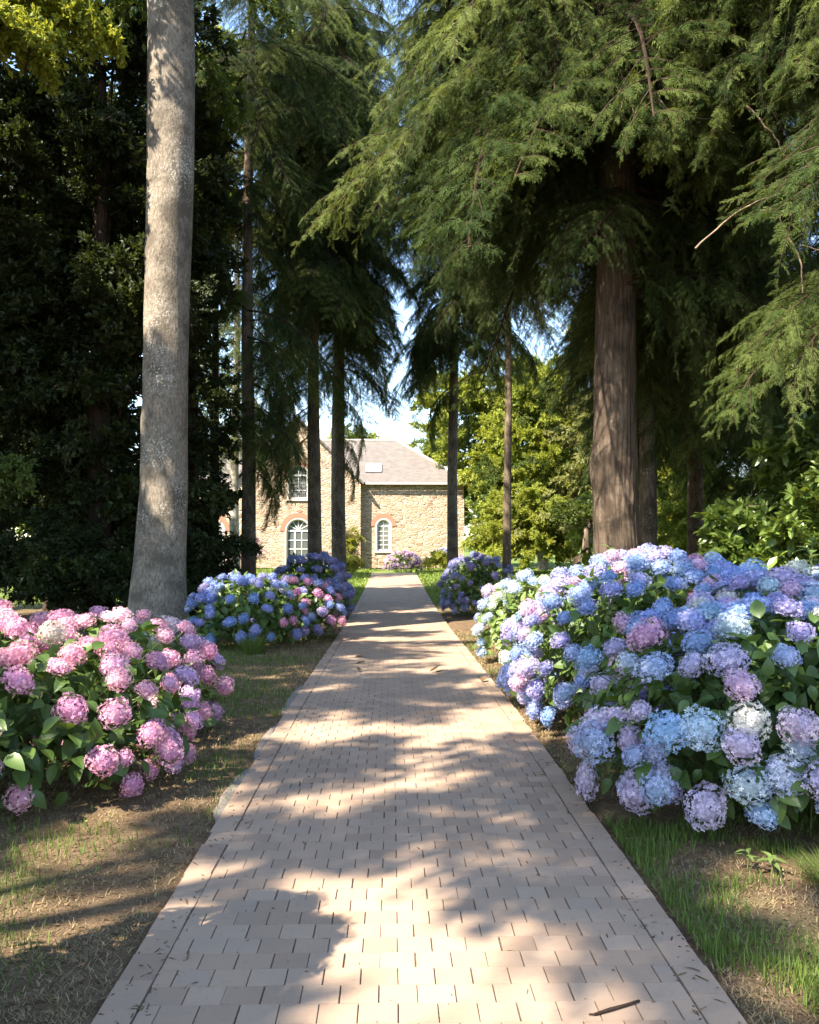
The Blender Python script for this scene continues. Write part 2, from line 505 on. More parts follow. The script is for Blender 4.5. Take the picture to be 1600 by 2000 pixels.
EW = 0.130
PW = (PX1 - PX0 - 2 * EW - 0.006) / 14
PL = 0.123
tf = paver_template(PW - 0.0042, PL - 0.0019)
th = paver_template(PW / 2 - 0.0042, PL - 0.0019)
te = paver_template(EW - 0.003, 0.20 - 0.002)
me_full = mesh('paver', tf[0], tf[1], None, [MAT['paver']], np.full(12, 0.0))
me_half = mesh('paver_half', th[0], th[1], None, [MAT['paver']], np.full(12, 0.0))
me_edge = mesh('edge_paver', te[0], te[1], None, [MAT['paver']], np.full(12, 0.0))
pr = np.random.default_rng(11)
acc = Acc()
row = 0
y = 2.35
n_ind = 0
xin0 = PX0 + EW + 0.003
while y < PY1 - 0.1:
    off = (row % 2) * 0.5
    k = 0
    cells = []
    if off:
        cells.append((xin0 + PW * 0.25, 'h'))
        cells += [(xin0 + PW * (1 + q), 'f') for q in range(13)]
        cells.append((xin0 + PW * 13.75, 'h'))
    else:
        cells = [(xin0 + PW * (q + 0.5), 'f') for q in range(14)]
    for (x, kind) in cells:
        px_ = 766 + 1700 * x / y
        z = gz(y) + pr.normal(0, 0.0007)
        rx, ry, rz = pr.normal(0, 0.0035), pr.normal(0, 0.006), pr.normal(0, 0.005)
        jx, jy = pr.normal(0, 0.0009), pr.normal(0, 0.0006)
        if n_ind < 298 and y > 2.72:
            o = link('paver', me_full if kind == 'f' else me_half, path)
            o.location = (x + jx, y + jy, z); o.rotation_euler = (rx, ry, rz)
            n_ind += 1
        else:
            T = tf if kind == 'f' else th
            M = np.array(Euler((rx, ry, rz)).to_matrix())[None]
            V, F = inst(T[0], T[1], M, np.array([[x + jx, y + jy, z]]))
            acc.add(V, F, v=pr.random())
    y += PL
    row += 1
pf = link('paving', acc.mesh('paving', [MAT['paver']]), path); pf['kind'] = 'stuff'
acc = Acc()
n_e = 0
for side in (0, 1):
    y = 2.3 + 0.07 * side
    x = PX0 + EW / 2 if side == 0 else PX1 - EW / 2
    n_side = 0
    while y < PY1 - 0.15:
        ln = 0.2
        z = gz(y) + pr.normal(0, 0.0016)
        rot = (pr.normal(0, 0.008), pr.normal(0, 0.012), pr.normal(0, 0.009))
        xx = x + pr.normal(0, 0.003)
        if y > 2.6 and n_side < 60:
            o = link('edge_paver', me_edge, path); o.location = (xx, y, z); o.rotation_euler = rot
            n_side += 1
        else:
            V, F = inst(te[0], te[1], np.array(Euler(rot).to_matrix())[None], np.array([[xx, y, z]]))
            acc.add(V, F, v=pr.random())
        y += ln
pf = link('edge_paving', acc.mesh('edge_paving', [MAT['paver']]), path); pf['kind'] = 'stuff'

# pale concrete haunching that shows along the left edge
def haunch(y0, y1, w, label):
    n = max(6, int((y1 - y0) / 0.07))
    yy = np.linspace(y0, y1, n)
    t = np.linspace(0, 1, n)
    ww = w * (0.55 + 0.45 * np.sin(np.pi * t)) * (0.88 + 0.24 * vnoise(yy * 6, yy * 0, 5)) * np.clip(np.minimum(t, 1 - t) * 6, 0.1, 1)
    V = []
    for q in range(n):
        g = gz(yy[q])
        V += [(PX0 - 0.002, yy[q], g - 0.008), (PX0 - ww[q] * 0.7, yy[q], g - 0.004 + 0.01 * vnoise(yy[q] * 9, 1.0)), (PX0 - ww[q], yy[q], g - 0.012), (PX0 - ww[q] - 0.005, yy[q], g - 0.07)]
    Q = []
    for q in range(n - 1):
        for c in range(3):
            Q.append((4 * q + c, 4 * q + c + 1, 4 * q + 5 + c, 4 * q + 4 + c))
    o = link('concrete_edging', mesh('concrete_edging', V, [q[::-1] for q in Q], None, [MAT['concrete_pale']], smooth=True))
    tag(o, label, 'edging', 'concrete edging along the left of the path')
haunch(4.95, 6.15, 0.08, 'nearest strip of pale concrete edging on the left of the brick path')
haunch(6.3, 7.6, 0.06, 'middle strip of pale concrete edging on the left of the brick path')
haunch(7.9, 9.9, 0.07, 'farthest strip of pale concrete edging on the left of the brick path')

# ------------------------------------------------------------------ stone house
HY = 49.5
house = empty('stone_house', (0, HY, 0))
tag(house, 'tan rubble stone house with slate hip roof and arched windows at the path end', 'house')

def arch_outline(cx, w, z0, z1, n=14):
    r = w / 2
    pts = [(cx - r, z0), (cx + r, z0)]
    for i in range(n + 1):
        t = math.pi * i / n
        pts.append((cx + r * math.cos(t), z1 - r + r * math.sin(t)))
    return pts

def curve_mesh(name, loops, depth, mat):
    cu = bpy.data.curves.new(name, 'CURVE')
    cu.dimensions = '2D'; cu.fill_mode = 'BOTH'; cu.extrude = depth / 2
    for lp in loops:
        s = cu.splines.new('POLY'); s.points.add(len(lp) - 1); s.use_cyclic_u = True
        for p, q in zip(s.points, lp): p.co = (q[0], q[1], 0, 1)
    ob = bpy.data.objects.new(name, cu)
    COL.objects.link(ob)
    dg = bpy.context.evaluated_depsgraph_get()
    me = bpy.data.meshes.new_from_object(ob.evaluated_get(dg))
    bpy.data.objects.remove(ob)
    bpy.data.curves.remove(cu)
    me.transform(Matrix.Rotation(math.pi / 2, 4, 'X'))   # (x, y) -> (x, z)
    me.materials.clear(); me.materials.append(mat)
    me.name = name
    return me

EAVE = 4.87
DOOR = (-5.27, 1.30, 0.02, 2.75)
UPW = (-5.27, 1.04, 3.90, 5.74)
SMW = (-0.49, 0.74, 0.98, 2.74)
LEFTW = (-10.2, 1.30, 0.02, 2.75)
XL, XR = -15.0, 4.1
# front wall of the main body, and the gabled wing standing 0.6 m forward of it
GX, GHW, GAP_Z = -5.27, 3.50, 8.35
outl = [(XL, 0), (XR, 0), (XR, EAVE), (XL, EAVE)]
wl = link('wall', curve_mesh('front_wall', [outl] + [arch_outline(*q) for q in (SMW, LEFTW)], 0.45, MAT['stone']), house)
wl.location = (0, 0.225, 0)
outl = [(GX - GHW, 0), (GX + GHW, 0), (GX + GHW, GAP_Z - GHW), (GX, GAP_Z), (GX - GHW, GAP_Z - GHW)]
wl = link('gable_wall', curve_mesh('gable_wall', [outl] + [arch_outline(*q) for q in (DOOR, UPW)], 0.59, MAT['stone']), house)
wl.location = (0, -0.60 + 0.295, 0)
a = Acc()
a.box(XR - 0.45, XR - 0.002, 0.452, 8.5, 0, EAVE - 0.003)
a.box(XL + 0.002, XL + 0.45, 0.452, 8.5, 0, EAVE - 0.003)
a.box(XL + 0.45, XR - 0.45, 8.0, 8.5, 0, EAVE - 0.003)
link('wall', a.mesh('side_walls', [MAT['stone']]), house)
a = Acc().box(XL + 0.46, XR - 0.46, 1.6, 1.7, 0.01, EAVE)
link('inner_wall', a.mesh('inner_wall', [MAT['curtain_cream']]), house)

# roof : hipped main body
ov = 0.28
ex0, ex1, ey0, ey1, ez = XL - ov, XR + ov, -ov, 8.5 + ov, EAVE - 0.02
ry, rzz = 4.25, 7.72
rx0, rx1 = XL + 3.8, 0.28
T = 0.10
def roof_face(name, pts, parent):
    # local axes along the slope so that slate courses run level
    p = [Vector(q) for q in pts]
    xdir = (p[1] - p[0]).normalized()
    nrmv = (p[1] - p[0]).cross(p[-1] - p[0]).normalized()
    ydir = nrmv.cross(xdir)
    Mx = Matrix((xdir, ydir, nrmv)).transposed().to_4x4(); Mx.translation = p[0]
    inv = Mx.inverted()
    L = [inv @ q for q in p]
    n = len(L)
    V = [tuple(q) for q in L] + [(q.x, q.y, q.z - T) for q in L]
    me = bpy.data.meshes.new(name)
    F = [tuple(range(n)), tuple(reversed(range(n, 2 * n)))] + [(i, n + i, n + (i + 1) % n, (i + 1) % n) for i in range(n)]
    me.from_pydata(V, [], F); me.materials.append(MAT['slate'])
    o = link(name, me, parent); o.matrix_local = Mx
    return o
roof = roof_face('roof', [(ex0, ey0, ez), (ex1, ey0, ez), (rx1, ry, rzz), (rx0, ry, rzz)], house)
roof_face('roof', [(ex1, ey0, ez), (ex1, ey1, ez), (rx1, ry, rzz)], house)
roof_face('roof', [(ex1, ey1, ez), (ex0, ey1, ez), (rx0, ry, rzz), (rx1, ry, rzz)], house)
roof_face('roof', [(ex0, ey1, ez), (ex0, ey0, ez), (rx0, ry, rzz)], house)
# gable roof over the front wing
gax, gaz, gh = -5.27, 8.50, 3.72
roof_face('roof', [(gax, -0.6 - ov, gaz), (gax, 4.9, gaz), (gax - gh, 4.9, gaz - gh), (gax - gh, -0.6 - ov, gaz - gh)][::-1], house)
roof_face('roof', [(gax + gh, -0.6 - ov, gaz - gh), (gax + gh, 4.9, gaz - gh), (gax, 4.9, gaz), (gax, -0.6 - ov, gaz)], house)
a = Acc()
a.tube([(ex1 - 0.02, ey0 + 0.02, ez + 0.03), (rx1, ry, rzz + 0.03)], 0.075, 8)
a.tube([(ex1 - 0.02, ey1 - 0.02, ez + 0.03), (rx1, ry, rzz + 0.03)], 0.075, 8)
a.tube([(rx0, ry, rzz + 0.03), (rx1, ry, rzz + 0.03)], 0.085, 8)
link('ridge_cap', a.mesh('ridge_cap', [MAT['stone_trim']]), house)
a = Acc()
a.box(-1.5, ex1 + 0.02, ey0 - 0.10, ey0 + 0.0, ez - 0.12, ez - 0.01)
link('gutter', a.mesh('gutter', [MAT['stone_trim']]), house)
# skylight in the roof slope
slope = Vector((0, ry - ey0, rzz - ez)).normalized()
nn = Vector((0, -slope.z, slope.y))
sk = empty('skylight', (0, 0, 0)); sk.parent = house
base = Vector((-1.07, ey0, ez)) + slope * ((ry - ey0) / slope.y * 0.31)
Ms = Matrix((Vector((1, 0, 0)), slope, nn)).transposed().to_4x4(); Ms.translation = base + nn * 0.005
sk.matrix_local = Ms
a = Acc()
for (x0, x1, y0, y1) in ((-.46, .46, -.52, -.44), (-.46, .46, .44, .52), (-.46, -.38, -.438, .438), (.38, .46, -.438, .438)):
    a.box(x0, x1, y0, y1, 0, 0.09)
link('frame', a.mesh('skylight_frame', [MAT['lead_grey']]), sk)
link('pane', Acc().box(-.38, .38, -.44, .44, 0.02, 0.06).mesh('skylight_pane', [MAT['white_paint']]), sk)

def ring(cx, w, z1, wid, y0, y1, n=18, drop=0.5):
    """brick arch round the head of an opening"""
    a = Acc(); r0 = w / 2; r1 = r0 + wid; zc = z1 - r0
    ang = [math.pi * i / n for i in range(n + 1)]
    prof = [(math.cos(t), math.sin(t)) for t in ang]
    V = []
    for (c, s) in prof:
        V += [(cx + r0 * c, y0, zc + r0 * s), (cx + r1 * c, y0, zc + r1 * s), (cx + r1 * c, y1, zc + r1 * s), (cx + r0 * c, y1, zc + r0 * s)]
    Q = []
    for i in range(n):
        for k in range(4):
            Q.append((4 * i + k, 4 * i + (k + 1) % 4, 4 * i + 4 + (k + 1) % 4, 4 * i + 4 + k))
    Q += [(0, 3, 2, 1), (4 * n, 4 * n + 1, 4 * n + 2, 4 * n + 3)]
    a.add(V, Q)
    return a

def arched_unit(name, cx, w, z0, z1, wid, cols, rows, door=False, rail=False, jamb=0.10, fy=0.0):
    u = empty(name, (0, fy, 0)); u.parent = house
    link('brick_arch', ring(cx, w + 2 * jamb, z1 + jamb, wid, -0.035, 0.05).mesh('brick_arch', [MAT['brick_red']]), u)
    a = ring(cx, w, z1, jamb - 0.004, -0.02, 0.12)
    zc = z1 - w / 2
    for s in (-1, 1):
        x0 = cx + s * w / 2; x1 = cx + s * (w / 2 + jamb - 0.004)
        a.box(min(x0, x1), max(x0, x1), -0.02, 0.12, z0, zc)
    if not door:
        a.box(cx - w / 2 - 0.16, cx + w / 2 + 0.16, -0.09, 0.2, z0 - 0.12, z0 - 0.002)
    link('surround', a.mesh('surround', [MAT['stone_trim']]), u)
    fr = 0.07
    a = ring(cx, w - 2 * fr, z1 - fr, fr, 0.13, 0.19)
    for s in (-1, 1):
        x0 = cx + s * (w / 2 - fr); x1 = cx + s * w / 2
        a.box(min(x0, x1), max(x0, x1), 0.13, 0.19, z0, zc)
    a.box(cx - w / 2 + fr, cx + w / 2 - fr, 0.13, 0.19, z0, z0 + 0.08)
    a.box(cx - w / 2 + fr, cx + w / 2 - fr, 0.128, 0.192, zc - 0.04, zc + 0.04)
    iw = w - 2 * fr
    bar = 0.035
    for c in range(1, cols):
        x = cx - iw / 2 + iw * c / cols
        bb = bar * (2.2 if (door and c == 1) else 1)
        a.box(x - bb / 2, x + bb / 2, 0.134, 0.186, z0 + 0.08, zc - 0.04)
    for r_ in range(1, rows):
        z = z0 + 0.08 + (zc - 0.12 - z0) * r_ / rows
        a.box(cx - iw / 2, cx + iw / 2, 0.138, 0.182, z - bar / 2, z + bar / 2)
    if door:
        for t in (30, 60, 90, 120, 150):
            c, s = math.cos(R(t)), math.sin(R(t)); r = iw / 2
            a.tube([(cx, 0.16, zc + 0.04), (cx + r * c, 0.16, zc + r * s)], 0.018, 5)
    else:
        a.box(cx - bar / 2, cx + bar / 2, 0.134, 0.186, zc + 0.04, z1 - fr)
        if rows > 3:
            a.box(cx - iw / 2, cx + iw / 2, 0.138, 0.182, zc + iw * 0.18, zc + iw * 0.18 + bar)
    link('frame', a.mesh('frame', [MAT['white_paint']]), u)
    lp = arch_outline(cx, w - 0.02, z0, z1 - 0.01)
    pn = link('pane', curve_mesh('pane', [lp], 0.012, MAT['glass']), u); pn.location.y = 0.175
    if rail:
        a = Acc()
        zt = z0 + 0.85
        a.box(cx - w / 2, cx + w / 2, 0.0, 0.03, zt, zt + 0.04); a.box(cx - w / 2, cx + w / 2, 0.0, 0.03, z0 + 0.06, z0 + 0.09)
        for q in range(9):
            x = cx - w / 2 + w * (q + 0.5) / 9
            a.tube([(x, 0.015, z0 + 0.09), (x + 0.03 * (-1) ** q, 0.015, z0 + 0.45), (x, 0.015, zt)], 0.011, 5)
        for q in range(3):
            x = cx + (q - 1) * w / 3.2
            th = np.linspace(0, 2 * np.pi, 13)
            a.tube(np.stack([x + 0.12 * np.cos(th), np.full(13, 0.012), z0 + 0.5 + 0.16 * np.sin(th)], -1), 0.012, 5, cap=False)
        link('balcony_railing', a.mesh('balcony_railing', [MAT['rail_iron']]), u)
    return u
arched_unit('arched_door', *DOOR, 0.26, 3, 4, door=True, fy=-0.6)
arched_unit('arched_door', *LEFTW, 0.26, 3, 4, door=True)
arched_unit('upper_window', *UPW, 0.20, 2, 3, rail=True, fy=-0.6)
arched_unit('arched_window', *SMW, 0.24, 2, 5, jamb=0.12)

ob = empty('outbuilding', (4.2, 63, 0))
tag(ob, 'low building with blue grey roof showing behind the hip of the stone house', 'building')
link('wall', Acc().box(-6, 0.1, 0, 6, 0, 5.6).mesh('outbuilding_wall', [MAT['stone']]), ob)
a = Acc()
a.add([(-6.3, -.3, 5.6), (0.4, -.3, 5.6), (0.4, 6.3, 5.6), (-6.3, 6.3, 5.6), (-6.3, 3, 7.2), (0.4, 3, 7.2)],
      [(0, 1, 5, 4), (2, 3, 4, 5), (0, 3, 2, 1)], [(1, 2, 5), (3, 0, 4)])
link('roof', a.mesh('outbuilding_roof', [MAT['blue_grey_roof']]), ob)

# ------------------------------------------------------------------ foliage building blocks
def leaf_template(n=4, w=0.5, fold=0.15, droop=0.2):
    """ovate leaf of length 1 along x, folded on the midrib"""
    V = []; Q = []; T = []
    ts = np.linspace(0, 1, n + 1)
    for t in ts:
        hw = w / 2 * math.sin(math.pi * min(1, t ** 0.75)) ** 0.8 if 0 < t < 1 else 0.012
        z = -droop * t * t
        V += [(t, -hw, z + fold * hw), (t, 0, z - 0.0), (t, hw, z + fold * hw)]
    for i in range(n):
        b = 3 * i
        Q += [(b, b + 3, b + 4, b + 1), (b + 1, b + 4, b + 5, b + 2)]
    return np.array(V), np.array(Q)

LEAF2 = (np.array([(0, 0, 0), (0.45, -0.27, 0.05), (1, 0, -0.06), (0.45, 0.27, 0.05)], dtype=float), np.array([(0, 1, 2, 3)]))
LEAF3 = (np.array([(0, 0, 0), (0.35, -0.26, 0.06), (0.75, -0.17, 0.02), (1, 0, -0.1), (0.75, 0.17, 0.02), (0.35, 0.26, 0.06), (0.5, 0, -0.02)], dtype=float),
         np.array([(0, 1, 2, 6), (6, 2, 3, 4), (0, 6, 4, 5)]))

def frond_template(seed):
    gg = np.random.default_rng(seed)
    bend = gg.uniform(-.12, .12)
    V = [(0, -0.008, 0), (0.5, bend * .25 - 0.014, -0.05), (1, bend, -0.18), (0.5, bend * .25 + 0.014, -0.05)]
    Q = [(0, 1, 2, 3)]
    for x in np.linspace(0.06, 0.86, 8):
        for s in (-1, 1):
            if gg.random() < .08: continue
            L = 0.40 * (1 - 0.72 * x) * gg.uniform(.6, 1.2)
            ang = R(gg.uniform(28, 55)) * s
            dx, dy = math.cos(ang), math.sin(ang)
            nx_, ny_ = -dy, dx
            zz = -0.18 * x * x; y0 = bend * x * x; w = gg.uniform(.016, .028); dz = gg.uniform(-.16, .02)
            b = len(V)
            V += [(x, y0, zz), (x + dx * L * .55 + nx_ * w, y0 + dy * L * .55 + ny_ * w, zz + dz * .3), (x + dx * L, y0 + dy * L, zz + dz), (x + dx * L * .55 - nx_ * w, y0 + dy * L * .55 - ny_ * w, zz + dz * .3)]
            Q.append((b, b + 1, b + 2, b + 3))
    return np.array(V, dtype=float), np.array(Q)
FRONDS = [frond_template(k) for k in (1, 2, 3)]

def conifer_bough(name, seed, mat, n2=40, n3=15, hang=0.6, lift=0.12, sag=0.45, width=0.40, flen=0.085, bare=0.12):
    """bough of length 1 along +x; hanging sprays"""
    g = np.random.default_rng(seed)
    a = Acc()
    t = np.linspace(0, 1, 14)
    wy = 0.05 * np.sin(t * 5 + g.random() * 6)
    main = np.stack([t * (1 - 0.08 * t), wy, lift * np.sin(t * np.pi * 0.8) - sag * t ** 2.2], -1)
    a.tube(main, 0.010 * (1 - t) ** 0.8 + 0.0016, 5, v=0.5, m=1)
    def at(s):
        return np.array([np.interp(s, t, main[:, k]) for k in range(3)])
    FM = []; FP = []; FS = []; FV = []
    for i in range(n2):
        s = bare + (1 - bare) * (i + g.random() * 0.8) / n2
        p0 = at(s); side = 1 if i % 2 else -1
        L2 = (width * (1 - s) ** 0.55 * (0.55 + 0.45 * min(1, s / 0.3)) + 0.07) * g.uniform(0.55, 1.2)
        az = side * R(g.uniform(35, 75))
        d = np.array([math.cos(az), math.sin(az), g.uniform(-0.7, 0.25)])
        q = np.linspace(0, 1, 6)
        tw = p0 + d * (q * L2)[:, None] + np.array([0, 0, -1.0]) * (hang * 0.55 * L2 * q ** 1.8)[:, None]
        a.tube(tw, 0.0026 * (1 - q * 0.75), 3, v=0.5, m=1, cap=False)
        tone = g.uniform(0.15, 0.85)
        k3 = max(4, int(n3 * (0.4 + L2 / width)))
        for j in range(k3):
            u = 0.12 + 0.88 * (j + g.random()) / k3
            pp = np.array([np.interp(u, q, tw[:, k]) for k in range(3)])
            sd = 1 if j % 2 else -1
            azf = az + sd * R(g.uniform(5, 95))
            dv = np.array([math.cos(azf), math.sin(azf), -hang * g.uniform(0.3, 1.6)])
            up = np.array([g.normal(0, .8), g.normal(0, .8), 1.0])
            FM.append(dv); FP.append(pp); FS.append((flen * (1.15 - 0.5 * u)) * g.uniform(0.6, 1.35)); FV.append((tone + g.normal(0, 0.16), up))
    FM = np.array(FM); FP = np.array(FP); FS = np.array(FS)
    up = np.array([x[1] for x in FV]); vv = np.clip(np.array([x[0] for x in FV]), 0, 1)
    M = frames(FM, up) * FS[:, None, None]
    for k, FR in enumerate(FRONDS):
        V, F = inst(FR[0], FR[1], M[k::3], FP[k::3])
        a.add(V, F, v=np.repeat(vv[k::3], len(FR[0])), m=0)
    return a.mesh(name, [mat, MAT['twig_brown']])

def leafy_bough(name, seed, mat, n_tw=26, n_leaf=22, leaf=0.075, T=LEAF2, spread=0.55, twig='twig_brown', flat=0.5):
    """spray of broad leaves, length 1 along +x"""
    g = np.random.default_rng(seed)
    a = Acc()
    t = np.linspace(0, 1, 8)
    main = np.stack([t, 0.06 * np.sin(t * 4 + g.random() * 6), 0.10 * np.sin(t * 3) - 0.12 * t * t], -1)
    a.tube(main, 0.012 * (1 - t * 0.85), 4, m=1)
    D = []; P = []; S = []; U = []; W = []
    for i in range(n_tw):
        s = 0.08 + 0.92 * (i + g.random()) / n_tw
        p0 = np.array([np.interp(s, t, main[:, k]) for k in range(3)])
        L2 = spread * (1.05 - 0.75 * s) * g.uniform(0.5, 1.15)
        d = nrm(np.array([g.uniform(0.2, 1.0), g.uniform(-1, 1) * 1.1, g.uniform(-0.7, 0.8) * (1 - flat * 0.5)]))
        q = np.linspace(0, 1, 5)
        tw = p0 + d * (q * L2)[:, None] + np.array([0, 0, -1.0]) * (0.25 * L2 * q ** 2)[:, None]
        a.tube(tw, 0.0035 * (1 - q * 0.7), 3, m=1, cap=False)
        tone = g.uniform(0.2, 0.8)
        for j in range(n_leaf):
            u = 0.1 + 0.9 * (j + g.random()) / n_leaf
            pp = np.array([np.interp(u, q, tw[:, k]) for k in range(3)])
            dv = d + g.normal(0, 0.75, 3); dv[2] -= 0.25
            D.append(dv); P.append(pp + g.normal(0, 0.015, 3)); S.append(leaf * g.uniform(0.6, 1.3)); W.append(np.clip(tone + g.normal(0, .15), 0, 1))
            U.append((g.normal(0, .55), g.normal(0, .55), 1.0))
    D = np.array(D); P = np.array(P); S = np.array(S); U = np.array(U)
    M = frames(D, U) * S[:, None, None]
    V, F = inst(T[0], T[1], M, P)
    if F.shape[1] == 4:
        a.add(V, F, v=np.repeat(W, len(T[0])), m=0)
    return a.mesh(name, [mat, MAT[twig]])

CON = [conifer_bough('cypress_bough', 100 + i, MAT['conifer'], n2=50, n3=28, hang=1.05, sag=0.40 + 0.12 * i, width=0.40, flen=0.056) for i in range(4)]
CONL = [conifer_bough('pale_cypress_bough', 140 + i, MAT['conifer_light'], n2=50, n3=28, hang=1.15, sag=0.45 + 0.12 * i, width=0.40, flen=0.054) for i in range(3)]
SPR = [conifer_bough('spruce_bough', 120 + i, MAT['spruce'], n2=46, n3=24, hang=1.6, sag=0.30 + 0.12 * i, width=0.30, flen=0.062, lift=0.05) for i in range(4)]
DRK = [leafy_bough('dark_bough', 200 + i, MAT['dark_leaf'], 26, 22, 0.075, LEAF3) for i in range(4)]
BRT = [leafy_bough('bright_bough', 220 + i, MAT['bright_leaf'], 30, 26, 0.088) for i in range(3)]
MID = [leafy_bough('mid_bough', 240 + i, MAT['mid_leaf'], 28, 22, 0.068, LEAF3) for i in range(3)]
PAL = [leafy_bough('pale_bough', 260 + i, MAT['pale_leaf'], 30, 30, 0.058) for i in range(3)]
YEL = [leafy_bough('yellow_bough', 280 + i, MAT['yellow_leaf'], 26, 24, 0.085) for i in range(2)]
LAU = [leafy_bough('laurel_bough', 300 + i, MAT['laurel_leaf'], 16, 13, 0.15, LEAF3) for i in range(3)]
LAV = [leafy_bough('lavender_bough', 320 + i, MAT['lavender_leaf'], 26, 24, 0.05) for i in range(2)]
ROS = [leafy_bough('rose_bough', 330 + i, MAT['rose_leaf'], 24, 22, 0.055) for i in range(2)]

def trunk_mesh(name, pts, radii, mat, nseg=28, rings=60, rough=0.05, flare=0.35, flare_h=0.8, ridges=0.0, nrid=14, knots=(), seed=0):
    g = np.random.default_rng(seed)
    pts = np.asarray(pts, float); radii = np.asarray(radii, float)
    z = np.linspace(0, 1, rings) ** 1.15
    hh = pts[0, 2] + (pts[-1, 2] - pts[0, 2]) * z
    cx = np.interp(hh, pts[:, 2], pts[:, 0]); cy = np.interp(hh, pts[:, 2], pts[:, 1]); rr = np.interp(hh, pts[:, 2], radii)
    k = np.ones(5) / 5
    if rings > 30:
        sm = lambda q: np.convolve(np.pad(q, 2, 'edge'), k, 'valid')
        cx, cy, rr = sm(cx), sm(cy), sm(rr)
    th = np.arange(nseg) * 2 * np.pi / nseg
    TH, HH = np.meshgrid(th, hh)
    r = rr[:, None] * np.ones_like(TH)
    ph = g.random(6) * 6.28
    h0 = HH - pts[0, 2]
    root = np.exp(-h0 / flare_h)
    r *= 1 + flare * root * (1 + 0.45 * np.cos(TH * 5 + ph[0]) + 0.3 * np.cos(TH * 3 + ph[1]))
    r *= 1 + rough * (np.cos(TH * 2 + HH * 0.9 + ph[2]) * 0.5 + np.cos(TH * 3 - HH * 1.7 + ph[3]) * 0.35 + (vnoise(TH * 2.5, HH * 2.0, seed) - 0.5) * 1.2 * np.abs(np.sin(TH / 2)))
    if ridges:
        wob = 0.35 * np.sin(HH * 1.3 + ph[4]) + 0.22 * np.sin(HH * 3.1 + ph[5] + TH)
        ra = np.abs(np.sin((TH + wob * 0.25) * nrid / 2)) ** 0.6
        r *= 1 + ridges * (ra - 0.6) + ridges * 0.6 * (vnoise(np.cos(TH) * 9 + 20, HH * 3 + np.sin(TH) * 9, seed + 5) - 0.5)
    for (kt, kh, ks, ka) in knots:
        dth = (TH - kt + np.pi) % (2 * np.pi) - np.pi
        dd = np.sqrt((dth * rr[:, None]) ** 2 + (HH - kh) ** 2) / ks
        r += ka * (np.exp(-dd ** 2) - 0.9 * np.exp(-(dd * 2.6) ** 2))
    V = np.stack([cx[:, None] + r * np.cos(TH), cy[:, None] + r * np.sin(TH), HH], -1).reshape(-1, 3)
    i = np.arange(rings - 1)[:, None] * nseg; j = np.arange(nseg)[None, :]; j2 = (j + 1) % nseg
    Q = np.stack([i + j, i + j2, i + nseg + j2, i + nseg + j], -1).reshape(-1, 4)
    return mesh(name, V, Q, None, [mat], smooth=True)

# openings cut in the crowns to let sun onto places: (x, y, z, radius)
GAPS = [(0.18, 3.28, 0, .30), (0.02, 2.92, 0, .28), (-0.42, 2.84, 0, .2), (0.30, 3.62, 0, .10), (-0.30, 3.85, 0, .16), (-0.70, 4.05, 0, .12), (0.52, 6.5, 0, .25), (0.55, 6.0, 0, .08), (-.76, 7.8, 0, .16), (1.1, 8.4, 0, .10), (.31, 4.6, 0, .03), (-.2, 5.2, 0, .03), (-.7, 5.4, 0, .06), (.75, 4.25, 0, .03),
        (.65, 9.8, 0, .14), (-.64, 9.4, 0, .14), (.1, 10.8, 0, .12), (0.35, 15.3, 0, .45), (-0.4, 15.0, 0, .25), (0.4, 12.3, 0, .15), (1.12, 2.95, 0, .06), (-.1, 7.4, 0, .08), 
        (-2.2, 5.4, 0.9, .35), (-3.0, 6.2, 1.0, .45), (-2.4, 7.0, .9, .25), (-2.4, 14.1, 1.0, .55), (2.0, 11.6, 1.0, .8), (1.75, 8.3, .9, .2), (2.3, 5.0, 1.0, .12), (3.0, 6.3, 1.4, .15), (-3.9, 14.3, 8.6, .3), (-3.9, 14.3, 7.0, .15), (-1.5, 4.6, 0, .16), (-1.7, 3.9, 0, .1), (-1.25, 3.1, 0, .16), (-1.6, 5.6, 0, .1), (1.6, 3.9, 0, .1), (-1.3, 7.0, 0, .1), (-1.4, 10.5, 0, .15), (1.75, 3.1, 0, .15),
        (-7.2, 13.6, 10.0, .8), (6.2, 39.5, 2.6, 1.4), (12.1, 35.5, 2.0, 1.2), (5.9, 12.0, 2.0, .4), (6.6, 12.0, 2.6, .4)]
GP = np.array([q[:3] for q in GAPS], float); GR = np.array([q[3] for q in GAPS], float); SD = np.array(TO_SUN)
def in_gap(c, rad):
    w = np.asarray(c, float)[None] - GP
    al = w @ SD
    dist = np.linalg.norm(w - al[:, None] * SD[None], axis=1)
    return bool(np.any((al > 1.0) & (dist < GR + rad)))

def place_bough(parent, me, pos, az, el, L, roll=0.0, name='bough', sq=1.0):
    o = bpy.data.objects.new(name, me)
    COL.objects.link(o)
    o.parent = parent
    Mx = Matrix.Translation(pos) @ Matrix.Rotation(az, 4, 'Z') @ Matrix.Rotation(-el, 4, 'Y') @ Matrix.Rotation(roll, 4, 'X') @ Matrix.Diagonal((L, L * sq, L, 1))
    o.matrix_local = Mx
    return o

